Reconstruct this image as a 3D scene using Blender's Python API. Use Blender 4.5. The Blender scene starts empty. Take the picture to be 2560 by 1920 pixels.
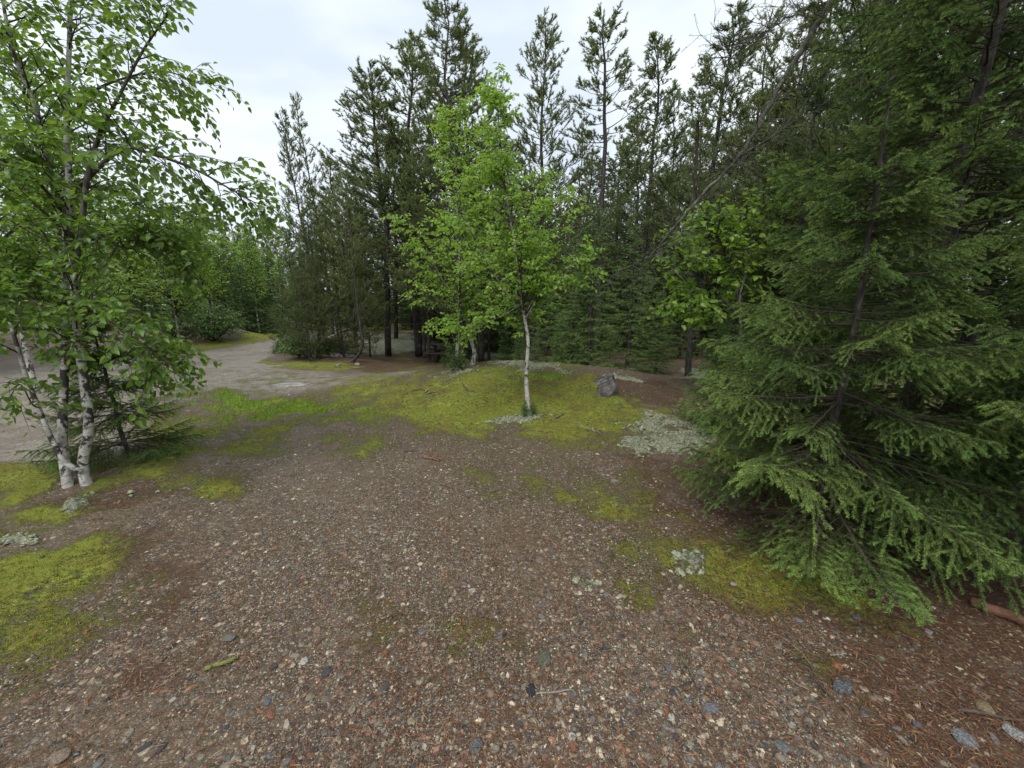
import bpy, math, random
import numpy as np
from mathutils import Vector, Matrix

# ------------------------------------------------------------------ camera, sky, sun, exposure
scene = bpy.context.scene
COL = scene.collection
CAM_H, PITCH, FPX = 1.6, math.radians(11.5), 962.0          # FPX: focal length in pixels of the 2560 px wide photograph
cam_d = bpy.data.cameras.new("camera")
cam_d.sensor_width = 36.0
cam_d.lens = 36.0 * FPX / 2560.0
cam_d.clip_start, cam_d.clip_end = 0.02, 600
cam = bpy.data.objects.new("camera", cam_d)
COL.objects.link(cam)
cam.location = (0, 0, CAM_H)
cam.rotation_euler = (math.pi / 2 - PITCH, 0, 0)
scene.camera = cam

SUN_EL, SUN_ROT = math.radians(62), math.radians(200)
world = bpy.data.worlds.new("World")
scene.world = world
world.use_nodes = True
wn, wl = world.node_tree.nodes, world.node_tree.links
wn.clear()
w_out = wn.new("ShaderNodeOutputWorld")
w_bg = wn.new("ShaderNodeBackground")
w_bg.inputs["Strength"].default_value = 0.1
w_sky = wn.new("ShaderNodeTexSky")
w_sky.sky_type = 'NISHITA'
w_sky.sun_disc = False
w_sky.sun_elevation = SUN_EL
w_sky.sun_rotation = SUN_ROT
w_tc = wn.new("ShaderNodeTexCoord")
w_map = wn.new("ShaderNodeMapping")
w_map.inputs["Scale"].default_value = (1.3, 1.3, 3.2)
w_noise = wn.new("ShaderNodeTexNoise")
w_noise.inputs["Scale"].default_value = 2.3
w_noise.inputs["Detail"].default_value = 5
w_noise.inputs["Roughness"].default_value = 0.45
w_noise.inputs["Distortion"].default_value = 0.4
w_ramp = wn.new("ShaderNodeValToRGB")
w_ramp.color_ramp.elements[0].position = 0.33
w_ramp.color_ramp.elements[0].color = (0.535, 0.60, 0.68, 1)
w_ramp.color_ramp.elements[1].position = 0.66
w_ramp.color_ramp.elements[1].color = (0.74, 0.785, 0.815, 1)
w_mul = wn.new("ShaderNodeVectorMath")
w_mul.operation = 'SCALE'
w_mul.inputs["Scale"].default_value = 10.0
w_mix = wn.new("ShaderNodeMixRGB")
w_mix.inputs["Fac"].default_value = 0.93
wl.new(w_tc.outputs["Generated"], w_map.inputs["Vector"])
wl.new(w_map.outputs["Vector"], w_noise.inputs["Vector"])
wl.new(w_noise.outputs["Fac"], w_ramp.inputs["Fac"])
wl.new(w_ramp.outputs["Color"], w_mul.inputs[0])
wl.new(w_sky.outputs["Color"], w_mix.inputs["Color1"])
wl.new(w_mul.outputs["Vector"], w_mix.inputs["Color2"])
wl.new(w_mix.outputs["Color"], w_bg.inputs["Color"])
wl.new(w_bg.outputs["Background"], w_out.inputs["Surface"])

sun_d = bpy.data.lights.new("sun", 'SUN')
sun_d.energy = 1.5
sun_d.angle = math.radians(35)
sun_d.color = (1.0, 0.97, 0.92)
sun = bpy.data.objects.new("sun", sun_d)
COL.objects.link(sun)
sun.rotation_euler = (math.pi / 2 - SUN_EL, 0, math.pi - SUN_ROT)

scene.view_settings.view_transform = 'Standard'
scene.view_settings.look = 'None'
scene.view_settings.exposure = 0.62
scene.view_settings.gamma = 1.0
scene.view_settings.use_curve_mapping = False
try:
    scene.cycles.use_denoising = True
    scene.cycles.max_bounces = 6
    scene.cycles.diffuse_bounces = 3
    scene.cycles.glossy_bounces = 2
    scene.cycles.transmission_bounces = 3
    scene.cycles.transparent_max_bounces = 4
    scene.cycles.caustics_reflective = False
    scene.cycles.caustics_refractive = False
except Exception:
    pass

random.seed(7)
RNG = np.random.default_rng(11)

# ------------------------------------------------------------------ noise
def _hash(ix, iy, seed):
    h = (ix.astype(np.int64) * 374761393 + iy.astype(np.int64) * 668265263 + seed * 974711) & 0x7fffffff
    h = ((h ^ (h >> 13)) * 1274126177) & 0x7fffffff
    h = h ^ (h >> 16)
    return (h & 0xffff) / 65535.0

def vnoise(x, y, seed=0):
    x0, y0 = np.floor(x), np.floor(y)
    fx, fy = x - x0, y - y0
    fx, fy = fx * fx * (3 - 2 * fx), fy * fy * (3 - 2 * fy)
    a, b = _hash(x0, y0, seed), _hash(x0 + 1, y0, seed)
    c, d = _hash(x0, y0 + 1, seed), _hash(x0 + 1, y0 + 1, seed)
    return (a * (1 - fx) + b * fx) * (1 - fy) + (c * (1 - fx) + d * fx) * fy

def fbm(x, y, seed=0, octv=4):
    s, a, f, t = 0, 1.0, 1.0, 0
    for i in range(octv):
        s = s + a * vnoise(x * f + 17.3 * i, y * f - 9.1 * i, seed + i)
        t += a
        a *= 0.5
        f *= 2.03
    return s / t

def sstep(a, b, v):
    t = np.clip((v - a) / (b - a), 0, 1)
    return t * t * (3 - 2 * t)

# ------------------------------------------------------------------ terrain
def terrain(x, y):
    x = np.asarray(x, float)
    y = np.asarray(y, float)
    z = -0.80 * np.exp(-((x + 1.5) / 5.5) ** 2 - ((y - 16.5) / 4.5) ** 2)
    d = np.sqrt(((x + 0.15) / 2.5) ** 2 + ((y - 7.95) / 2.0) ** 2)
    z = z + 0.42 * np.exp(-d ** 3)
    z = z + 0.20 * np.exp(-((x - 2.6) / 1.8) ** 2 - ((y - 7.2) / 1.2) ** 2)
    z = z + 0.75 * np.exp(-((x + 13.5) / 2.6) ** 2 - ((y - 17.0) / 1.5) ** 2)
    z = z + 0.60 * np.exp(-((x + 20) / 5.0) ** 2 - ((y - 15.5) / 2.0) ** 2)
    z = z + 0.10 * np.exp(-((x + 4.2) / 1.6) ** 2 - ((y - 3.2) / 0.9) ** 2)
    z = z + 0.15 * np.exp(-((x + 5.5) / 1.8) ** 2 - ((y - 12.6) / 1.0) ** 2)
    r = np.sqrt(x * x + y * y)
    z = z + 0.16 * (fbm(x * 0.35, y * 0.35, 3, 3) - 0.5) * sstep(1.5, 7, r)
    z = z + 0.045 * (fbm(x * 1.7, y * 1.7, 5, 3) - 0.5) * sstep(0.5, 3, r)
    return z

SP, CP = math.sin(PITCH), math.cos(PITCH)

def ray(px, py):
    X, Y = (px - 1280.0) / FPX, (960.0 - py) / FPX
    return np.array([X, CP + Y * SP, -SP + Y * CP])

def at_depth(px, py, depth):
    return np.array([0, 0, CAM_H]) + ray(px, py) * depth

def at_y(px, py, y):
    d = ray(px, py)
    return np.array([0, 0, CAM_H]) + d * (y / d[1])

def on_ground(px, py):
    d = ray(px, py)
    t = np.concatenate([np.linspace(0.5, 20, 4000), np.linspace(20, 90, 3000)])
    x, y, z = d[0] * t, d[1] * t, CAM_H + d[2] * t
    below = z < terrain(x, y)
    i = int(np.argmax(below)) if below.any() else len(t) - 1
    return np.array([x[i], y[i], float(terrain(x[i], y[i]))])

def project(x, y, z):
    dep = y * CP - (z - CAM_H) * SP
    up = y * SP + (z - CAM_H) * CP
    dep = np.maximum(dep, 0.05)
    return 1280 + FPX * x / dep, 960 - FPX * up / dep

# ------------------------------------------------------------------ ground cover patches
def poly_sd(px, py, pts):
    """signed distance to a polygon, positive inside"""
    inside = np.zeros(px.shape, bool)
    dmin = np.full(px.shape, 1e9)
    n = len(pts)
    for i in range(n):
        x1, y1 = pts[i]
        x2, y2 = pts[(i + 1) % n]
        dx, dy = x2 - x1, y2 - y1
        L2 = dx * dx + dy * dy + 1e-9
        t = np.clip(((px - x1) * dx + (py - y1) * dy) / L2, 0, 1)
        dmin = np.minimum(dmin, (px - x1 - t * dx) ** 2 + (py - y1 - t * dy) ** 2)
        c = ((y1 > py) != (y2 > py)) & (px < (x2 - x1) * (py - y1) / (y2 - y1 + 1e-12) + x1)
        inside ^= c
    return np.where(inside, 1, -1) * np.sqrt(dmin)

PATCH = {
 'road': [
  ([(-900, 990), (0, 930), (372, 893), (553, 871), (698, 846), (900, 802), (900, 835), (740, 862), (694, 880), (665, 893), (700, 917), (864, 932), (1000, 922), (1060, 935), (960, 955), (860, 962), (780, 975), (640, 990), (520, 1002), (400, 1020), (340, 1080), (200, 1170), (0, 1215), (-900, 1300)], 22, 1.0),
  ([(540, 800), (690, 798), (690, 822), (600, 830), (560, 818)], 5, 1.0),
  ([(640, 1095), (760, 1060), (900, 1050), (1060, 1085), (1040, 1130), (900, 1180), (700, 1230), (560, 1230), (540, 1160)], 100, 0.22)],
 'moss': [
  ([(395, 888), (560, 869), (700, 846), (702, 822), (640, 830), (600, 850), (480, 860), (395, 872)], 7, 1.0),
  ([(655, 893), (700, 903), (864, 905), (900, 915), (870, 927), (760, 925), (680, 917)], 7, 0.9),
  ([(300, 1130), (390, 1030), (520, 995), (640, 982), (780, 975), (900, 990), (900, 1040), (800, 1040), (700, 1070), (560, 1115), (430, 1140), (330, 1180), (230, 1200)], 60, 0.74),
  ([(760, 995), (860, 962), (980, 948), (1090, 930), (1180, 912), (1270, 890), (1400, 905), (1500, 960), (1560, 1010), (1690, 1025), (1700, 1075), (1600, 1090), (1560, 1115), (1400, 1108), (1250, 1085), (1080, 1078), (960, 1052), (840, 1032)], 30, 0.88),
  ([(-400, 1395), (80, 1380), (220, 1390), (310, 1450), (280, 1550), (160, 1640), (60, 1720), (-400, 1900)], 120, 0.74),
  ([(-400, 1150), (50, 1165), (110, 1215), (60, 1245), (-400, 1275)], 14, 0.95),
  ([(-50, 1262), (260, 1245), (280, 1280), (120, 1295), (-50, 1295)], 14, 0.7),
  ([(360, 1190), (560, 1172), (570, 1225), (470, 1250), (350, 1245)], 30, 0.75),
  ([(-100, 1325), (45, 1328), (60, 1350), (-100, 1352)], 8, 1.0),
  ([(1500, 1290), (1570, 1240), (1650, 1270), (1760, 1290), (1900, 1330), (2080, 1430), (2250, 1560), (2050, 1580), (1820, 1510), (1640, 1450), (1520, 1400)], 100, 0.86),
  ([(1690, 1020), (1800, 960), (2700, 930), (2700, 1300), (2050, 1260), (1750, 1190)], 50, 0.55),
  ([(780, 1070), (900, 1085), (960, 1140), (900, 1160), (800, 1110)], 40, 0.42),
  ([(1200, 1180), (1350, 1170), (1520, 1290), (1450, 1330), (1300, 1270)], 60, 0.5),
  ([(900, 1500), (1250, 1500), (1500, 1650), (1200, 1750), (900, 1650)], 90, 0.18)],
 'lichen': [
  ([(1560, 1060), (1640, 1035), (1720, 1040), (1800, 1080), (1770, 1150), (1660, 1155), (1540, 1110)], 45, 0.85),
  ([(1190, 1068), (1240, 1045), (1320, 1033), (1390, 1050), (1300, 1066), (1230, 1078)], 12, 0.9),
  ([(1085, 948), (1130, 925), (1200, 912), (1280, 897), (1380, 912), (1440, 930), (1420, 945), (1330, 932), (1250, 918), (1180, 935), (1110, 952)], 10, 0.7),
  ([(890, 832), (1090, 836), (1100, 870), (960, 887), (880, 872)], 8, 1.0),
  ([(1170, 880), (1420, 885), (1420, 905), (1170, 903)], 8, 0.7),
  ([(1690, 925), (1990, 925), (1990, 962), (1760, 955)], 9, 0.9),
  ([(1530, 938), (1620, 945), (1640, 955), (1540, 950)], 5, 0.9),
  ([(200, 1232), (430, 1222), (440, 1245), (210, 1262)], 10, 0.65),
  ([(-100, 1345), (50, 1350), (55, 1375), (-100, 1388)], 7, 1.2),
  ([(1700, 1360), (1790, 1370), (1770, 1440), (1700, 1430)], 15, 0.7),
  ([(1450, 1430), (1500, 1425), (1510, 1455), (1455, 1458)], 6, 1.0)],
 'duff': [
  ([(890, 895), (980, 873), (1080, 880), (1200, 880), (1230, 912), (1060, 928), (960, 935), (880, 922)], 10, 1.0),
  ([(370, 825), (470, 812), (580, 848), (555, 864), (380, 882)], 10, 1.0),
  ([(-300, 840), (70, 850), (120, 880), (0, 905), (-300, 930)], 15, 1.0),
  ([(1500, 1000), (1550, 945), (1690, 945), (1730, 1000), (1600, 1025)], 15, 0.8),
  ([(40, 1255), (250, 1225), (400, 1205), (500, 1235), (300, 1290), (60, 1290)], 18, 0.9),
  ([(1740, 1480), (2300, 1300), (2900, 1250), (2900, 2200), (2350, 2100), (2100, 1700)], 110, 0.85),
  ([(1500, 1120), (1750, 1130), (2300, 1100), (2900, 1000), (2900, 1500), (1900, 1500), (1600, 1260)], 60, 0.75),
  ([(1090, 1300), (1350, 1200), (1500, 1300), (1450, 1500), (1200, 1450)], 80, 0.35),
  ([(100, 1250), (500, 1350), (560, 1650), (300, 1750), (180, 1600), (330, 1450)], 60, 0.5),
  ([(820, 868), (900, 862), (900, 905), (830, 905)], 10, 0.5)],
 'grass': [
  ([(400, 1050), (560, 990), (760, 998), (980, 1015), (900, 1045), (700, 1062), (500, 1095)], 50, 0.50),
  ([(520, 1000), (580, 985), (650, 995), (640, 1015), (560, 1022)], 30, 0.85),
  ([(630, 1025), (680, 1012), (780, 1015), (760, 1035), (660, 1042)], 26, 0.85),
  ([(1335, 937), (1400, 940), (1410, 950), (1340, 947)], 5, 1.2)],
}

def masks(x, y, z):
    wx = (fbm(x * 1.1, y * 1.1, 201, 5) - 0.5)
    wy = (fbm(x * 1.1 + 40, y * 1.1, 207, 5) - 0.5)
    rr_ = np.sqrt(x * x + y * y)
    k_ = 0.13 * rr_ * np.clip(6 / (rr_ + 1e-6), 0.2, 1)
    px, py = project(x + wx * k_ * 1.2, y + wy * k_ * 1.6, z)
    out = {}
    n1 = fbm(x * 1.3, y * 1.3, 21, 4) - 0.5
    n2 = fbm(x * 4.3, y * 4.3, 33, 5) - 0.5
    back = y < 0.2
    for k, lst in PATCH.items():
        m = np.zeros(np.shape(x))
        for pts, soft, amp in lst:
            sel = poly_sd(px, py, pts)
            if k == 'moss' and soft > 12:
                soft = soft * 1.6
            m = np.maximum(m, amp * sstep(-soft, soft, sel))
        m = np.where(back, 0.0, m)
        out[k] = m
    # forest floor beyond the clearing: duff with moss
    far = sstep(11, 16, y - 0.25 * np.abs(x + 1)) * (1 - out['road'])
    side = sstep(3.2, 4.6, x - 0.25 * y)
    out['duff'] = np.maximum(out['duff'], 0.9 * np.maximum(far, side))
    out['moss'] = np.maximum(out['moss'], np.maximum(far, side) * (0.22 + 1.0 * n1))
    for k, s in (('moss', 1.5), ('lichen', 1.1), ('duff', 0.9), ('road', 0.5), ('grass', 0.7)):
        m = out[k]
        out[k] = np.clip(m + (n1 * 0.6 + n2 * 1.15) * s * np.clip(m * 4, 0, 1) * (1.25 - 0.5 * np.clip(m, 0, 1)), 0, 1)
    return out

# ------------------------------------------------------------------ mesh helpers
def tri_mesh(name, V, T, mats, mi=None, smooth=True, attrs=None):
    me = bpy.data.meshes.new(name)
    V = np.ascontiguousarray(V, np.float32)
    T = np.ascontiguousarray(T, np.int32)
    me.vertices.add(len(V))
    me.vertices.foreach_set("co", V.ravel())
    me.loops.add(T.size)
    me.loops.foreach_set("vertex_index", T.ravel())
    me.polygons.add(len(T))
    me.polygons.foreach_set("loop_start", np.arange(0, T.size, 3, dtype=np.int32))
    if mi is not None:
        me.polygons.foreach_set("material_index", np.ascontiguousarray(mi, np.int32))
    me.polygons.foreach_set("use_smooth", np.full(len(T), smooth, bool))
    for m in mats:
        me.materials.append(m)
    if attrs:
        for k, a in attrs.items():
            if a.ndim == 1:
                at = me.attributes.new(k, 'FLOAT', 'POINT')
                at.data.foreach_set("value", np.ascontiguousarray(a, np.float32))
            else:
                at = me.attributes.new(k, 'FLOAT_COLOR', 'POINT')
                at.data.foreach_set("color", np.ascontiguousarray(a, np.float32).ravel())
    me.update(calc_edges=True)
    me.validate()
    return me

def link(name, me, parent=None, loc=None):
    o = bpy.data.objects.new(name, me)
    COL.objects.link(o)
    if parent is not None:
        o.parent = parent
    if loc is not None:
        o.location = loc
    return o

def tag(o, label=None, cat=None, group=None, kind=None):
    if label:
        o['label'] = label
    if cat:
        o['category'] = cat
    if group:
        o['group'] = group
    if kind:
        o['kind'] = kind
    return o

def empty(name, loc, rz=0.0):
    o = bpy.data.objects.new(name, None)
    o.empty_display_size = 0.1
    COL.objects.link(o)
    o.location = loc
    o.rotation_euler = (0, 0, rz)
    return o

class MB:
    """collects triangles with a material index and a per-vertex tint"""
    def __init__(self):
        self.V, self.T, self.M, self.A, self.n = [], [], [], [], 0
    def add(self, V, T, m=0, tint=0.5):
        V = np.asarray(V, float)
        T = np.asarray(T, np.int64)
        self.V.append(V)
        self.T.append(T + self.n)
        self.M.append(np.full(len(T), m))
        self.A.append(np.full(len(V), tint) if np.isscalar(tint) else np.asarray(tint, float))
        self.n += len(V)
    def tube(self, P, R, k=6, m=0, tint=0.5, rough=0.0):
        P = np.asarray(P, float)
        n = len(P)
        R = np.broadcast_to(np.asarray(R, float), (n,))
        t = np.gradient(P, axis=0)
        t /= np.linalg.norm(t, axis=1)[:, None] + 1e-9
        ref = np.array([0.31, 0.94, 0.12]) if abs(t[0] @ np.array([0.31, 0.94, 0.12])) < 0.9 else np.array([0.9, -0.3, 0.3])
        u = np.cross(t, ref)
        u /= np.linalg.norm(u, axis=1)[:, None] + 1e-9
        v = np.cross(t, u)
        a = np.arange(k) * 2 * np.pi / k
        rr = R[:, None] * (1 + rough * (RNG.random((n, k)) - 0.5))
        V = P[:, None] + rr[..., None] * (u[:, None] * np.cos(a)[None, :, None] + v[:, None] * np.sin(a)[None, :, None])
        V = V.reshape(-1, 3)
        i = np.arange(n - 1)[:, None] * k
        j = np.arange(k)[None]
        j2 = (j + 1) % k
        q = np.stack([i + j, i + j2, i + k + j2, i + k + j], -1).reshape(-1, 4)
        T = np.concatenate([q[:, [0, 2, 1]], q[:, [0, 3, 2]]])
        cap = np.array([[(n - 1) * k, (n - 1) * k + a_ + 1, (n - 1) * k + a_] for a_ in range(1, k - 1)])
        cap0 = np.array([[0, a_, a_ + 1] for a_ in range(1, k - 1)])
        self.add(V, np.concatenate([T, cap[:, ::-1], cap0]), m, tint)
    def box(self, c, s, m=0, tint=0.5, rot=None):
        V = np.array([[x, y, z] for x in (-1, 1) for y in (-1, 1) for z in (-1, 1)], float) * np.array(s) / 2
        if rot is not None:
            V = V @ np.asarray(rot).T
        T = [[0, 1, 3], [0, 3, 2], [4, 6, 7], [4, 7, 5], [0, 4, 5], [0, 5, 1], [2, 3, 7], [2, 7, 6], [0, 2, 6], [0, 6, 4], [1, 5, 7], [1, 7, 3]]
        self.add(V + np.array(c), T, m, tint)
    def stamp(self, TV, TT, pos, F, S, m=0, tint=None):
        """place template TV at pos with frames F (n,3,3 rows = local axes) and scales S"""
        n, k = len(pos), len(TV)
        if n == 0:
            return
        S = np.asarray(S, float)
        if S.ndim == 1:
            S = np.repeat(S[:, None], 3, 1)
        V = np.einsum('nka,nab->nkb', TV[None] * S[:, None, :], F) + pos[:, None]
        T = (TT[None] + (np.arange(n) * k)[:, None, None]).reshape(-1, 3)
        a = np.full(n * k, 0.5) if tint is None else np.repeat(tint, k)
        self.add(V.reshape(-1, 3), T, m, a)
    def mesh(self, name, mats, smooth=True):
        return tri_mesh(name, np.concatenate(self.V), np.concatenate(self.T), mats, np.concatenate(self.M), smooth, {'tint': np.concatenate(self.A)})
    def build(self, name, mats, parent=None, smooth=True, loc=None):
        return link(name, self.mesh(name, mats, smooth), parent, loc)

def unit(v):
    return v / (np.linalg.norm(v, axis=-1, keepdims=True) + 1e-9)

def frames(axis, normal):
    """rows: x = axis, y = side, z = normal"""
    a = unit(axis)
    s = unit(np.cross(normal, a))
    n = np.cross(a, s)
    return np.stack([a, s, n], 1)

def smooth_path(pts, n):
    """Catmull-Rom through points"""
    P = np.asarray(pts, float)
    P = np.vstack([2 * P[0] - P[1], P, 2 * P[-1] - P[-2]])
    seg = len(P) - 3
    out = []
    for u in np.linspace(0, seg - 1e-6, n):
        i = int(u)
        t = u - i
        a, b, c, d = P[i:i + 4]
        out.append(0.5 * ((2 * b) + (-a + c) * t + (2 * a - 5 * b + 4 * c - d) * t * t + (-a + 3 * b - 3 * c + d) * t ** 3))
    return np.array(out)

# ------------------------------------------------------------------ materials
def new_mat(name):
    m = bpy.data.materials.new(name)
    m.use_nodes = True
    nt = m.node_tree
    nt.nodes.clear()
    return m, nt.nodes, nt.links

def ramp_node(N, stops, interp='LINEAR'):
    r = N.new("ShaderNodeValToRGB")
    cr = r.color_ramp
    cr.interpolation = interp
    while len(cr.elements) > 1:
        cr.elements.remove(cr.elements[-1])
    cr.elements[0].position = stops[0][0]
    cr.elements[0].color = (*stops[0][1], 1)
    for p, c in stops[1:]:
        e = cr.elements.new(p)
        e.color = (*c, 1)
    return r

def leaf_material(name, stops, trans=0.35, rough=0.42, tcol=(0.22, 0.36, 0.05), tip=None, spec=0.5):
    """colour varies leaf by leaf; tip = colour of the young growth (attribute tint)"""
    m, N, L = new_mat(name)
    out = N.new("ShaderNodeOutputMaterial")
    geo = N.new("ShaderNodeNewGeometry")
    r = ramp_node(N, stops)
    L.new(geo.outputs["Random Per Island"], r.inputs["Fac"])
    col = r.outputs["Color"]
    if tip is not None:
        at = N.new("ShaderNodeAttribute")
        at.attribute_name = "tint"
        mx = N.new("ShaderNodeMixRGB")
        L.new(at.outputs["Fac"], mx.inputs["Fac"])
        L.new(col, mx.inputs["Color1"])
        mx.inputs["Color2"].default_value = (*tip, 1)
        col = mx.outputs["Color"]
    oi = N.new("ShaderNodeObjectInfo")
    hsv = N.new("ShaderNodeHueSaturation")
    mr = N.new("ShaderNodeMapRange")
    mr.inputs["To Min"].default_value = 0.82
    mr.inputs["To Max"].default_value = 1.2
    L.new(oi.outputs["Random"], mr.inputs["Value"])
    L.new(mr.outputs["Result"], hsv.inputs["Value"])
    mr2 = N.new("ShaderNodeMapRange")
    mr2.inputs["To Min"].default_value = 0.512
    mr2.inputs["To Max"].default_value = 0.488
    L.new(oi.outputs["Random"], mr2.inputs["Value"])
    L.new(mr2.outputs["Result"], hsv.inputs["Hue"])
    L.new(col, hsv.inputs["Color"])
    b = N.new("ShaderNodeBsdfPrincipled")
    L.new(hsv.outputs["Color"], b.inputs["Base Color"])
    b.inputs["Roughness"].default_value = rough
    b.inputs["Specular IOR Level"].default_value = spec
    t = N.new("ShaderNodeBsdfTranslucent")
    tm = N.new("ShaderNodeMixRGB")
    tm.inputs["Fac"].default_value = 0.6
    L.new(hsv.outputs["Color"], tm.inputs["Color1"])
    tm.inputs["Color2"].default_value = (*tcol, 1)
    L.new(tm.outputs["Color"], t.inputs["Color"])
    mix = N.new("ShaderNodeMixShader")
    mix.inputs["Fac"].default_value = trans
    L.new(b.outputs["BSDF"], mix.inputs[1])
    L.new(t.outputs["BSDF"], mix.inputs[2])
    L.new(mix.outputs["Shader"], out.inputs["Surface"])
    return m

def noise_node(N, L, vec, scale, detail=4, rough=0.55, dist=0.0):
    n = N.new("ShaderNodeTexNoise")
    n.inputs["Scale"].default_value = scale
    n.inputs["Detail"].default_value = detail
    n.inputs["Roughness"].default_value = rough
    n.inputs["Distortion"].default_value = dist
    if vec is not None:
        L.new(vec, n.inputs["Vector"])
    return n

def bark_material(name, stops, scale=(6, 6, 1.5), nscale=6, bump=0.6, rough=0.9, lichen=None):
    m, N, L = new_mat(name)
    out = N.new("ShaderNodeOutputMaterial")
    b = N.new("ShaderNodeBsdfPrincipled")
    tc = N.new("ShaderNodeTexCoord")
    mp = N.new("ShaderNodeMapping")
    mp.inputs["Scale"].default_value = scale
    L.new(tc.outputs["Object"], mp.inputs["Vector"])
    n = noise_node(N, L, mp.outputs["Vector"], nscale, 6, 0.62, 0.3)
    r = ramp_node(N, stops)
    L.new(n.outputs["Fac"], r.inputs["Fac"])
    col = r.outputs["Color"]
    if lichen:
        n2 = noise_node(N, L, tc.outputs["Object"], 9, 5, 0.6)
        rr = ramp_node(N, [(0.52, (0, 0, 0)), (0.62, (1, 1, 1))])
        L.new(n2.outputs["Fac"], rr.inputs["Fac"])
        mx = N.new("ShaderNodeMixRGB")
        L.new(rr.outputs["Color"], mx.inputs["Fac"])
        L.new(col, mx.inputs["Color1"])
        mx.inputs["Color2"].default_value = (*lichen, 1)
        col = mx.outputs["Color"]
    L.new(col, b.inputs["Base Color"])
    b.inputs["Roughness"].default_value = rough
    bp = N.new("ShaderNodeBump")
    bp.inputs["Strength"].default_value = bump
    bp.inputs["Distance"].default_value = 0.01
    L.new(n.outputs["Fac"], bp.inputs["Height"])
    L.new(bp.outputs["Normal"], b.inputs["Normal"])
    L.new(b.outputs["BSDF"], out.inputs["Surface"])
    return m

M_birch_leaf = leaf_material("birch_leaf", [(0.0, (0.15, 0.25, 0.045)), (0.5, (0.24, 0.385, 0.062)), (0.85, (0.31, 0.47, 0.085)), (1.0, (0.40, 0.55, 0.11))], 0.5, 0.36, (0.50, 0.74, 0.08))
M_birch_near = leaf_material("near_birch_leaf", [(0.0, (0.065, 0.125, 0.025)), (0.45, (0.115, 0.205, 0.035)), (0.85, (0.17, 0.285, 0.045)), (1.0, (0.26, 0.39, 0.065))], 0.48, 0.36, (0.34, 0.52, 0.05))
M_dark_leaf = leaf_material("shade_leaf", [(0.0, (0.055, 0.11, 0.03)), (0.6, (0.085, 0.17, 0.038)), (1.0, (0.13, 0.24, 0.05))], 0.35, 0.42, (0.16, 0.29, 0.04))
M_spruce = leaf_material("spruce_needle", [(0.0, (0.016, 0.027, 0.007)), (0.5, (0.029, 0.046, 0.010)), (1.0, (0.065, 0.078, 0.017))], 0.12, 0.55, (0.05, 0.10, 0.015), tip=(0.28, 0.44, 0.10), spec=0.3)  # pale tips: young growth plus light; dark base also holds bough-interior shade
M_spruce_lit = leaf_material("lit_spruce_needle", [(0.0, (0.075, 0.115, 0.036)), (0.5, (0.125, 0.18, 0.05)), (1.0, (0.18, 0.235, 0.065))], 0.2, 0.6, (0.12, 0.19, 0.04), tip=(0.23, 0.34, 0.11), spec=0.3)  # lighter copy of the spruce needles, light on the young trees put into colour
M_spruce_shaded = leaf_material("shaded_spruce_needle", [(0.0, (0.036, 0.062, 0.02)), (0.5, (0.06, 0.10, 0.028)), (1.0, (0.095, 0.14, 0.038))], 0.18, 0.6, (0.08, 0.14, 0.03), tip=(0.16, 0.26, 0.08), spec=0.3)  # darker copy of the same needles, shade of the wood put into colour
M_pine = leaf_material("pine_needle", [(0.0, (0.09, 0.12, 0.046)), (0.5, (0.155, 0.19, 0.07)), (1.0, (0.23, 0.255, 0.088))], 0.36, 0.6, (0.20, 0.25, 0.07), tip=(0.27, 0.32, 0.13), spec=0.3)
M_bark = bark_material("conifer_bark", [(0.35, (0.018, 0.014, 0.012)), (0.52, (0.055, 0.045, 0.038)), (0.68, (0.125, 0.112, 0.098))])
M_twig = bark_material("dark_twig", [(0.3, (0.035, 0.026, 0.02)), (0.7, (0.09, 0.07, 0.05))], (1, 1, 1), 12, 0.3)
M_lichen_twig = bark_material("lichen_covered_twig", [(0.3, (0.03, 0.026, 0.021)), (0.6, (0.075, 0.068, 0.055))], (1, 1, 1), 14, 0.6, lichen=(0.13, 0.145, 0.085))

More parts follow.
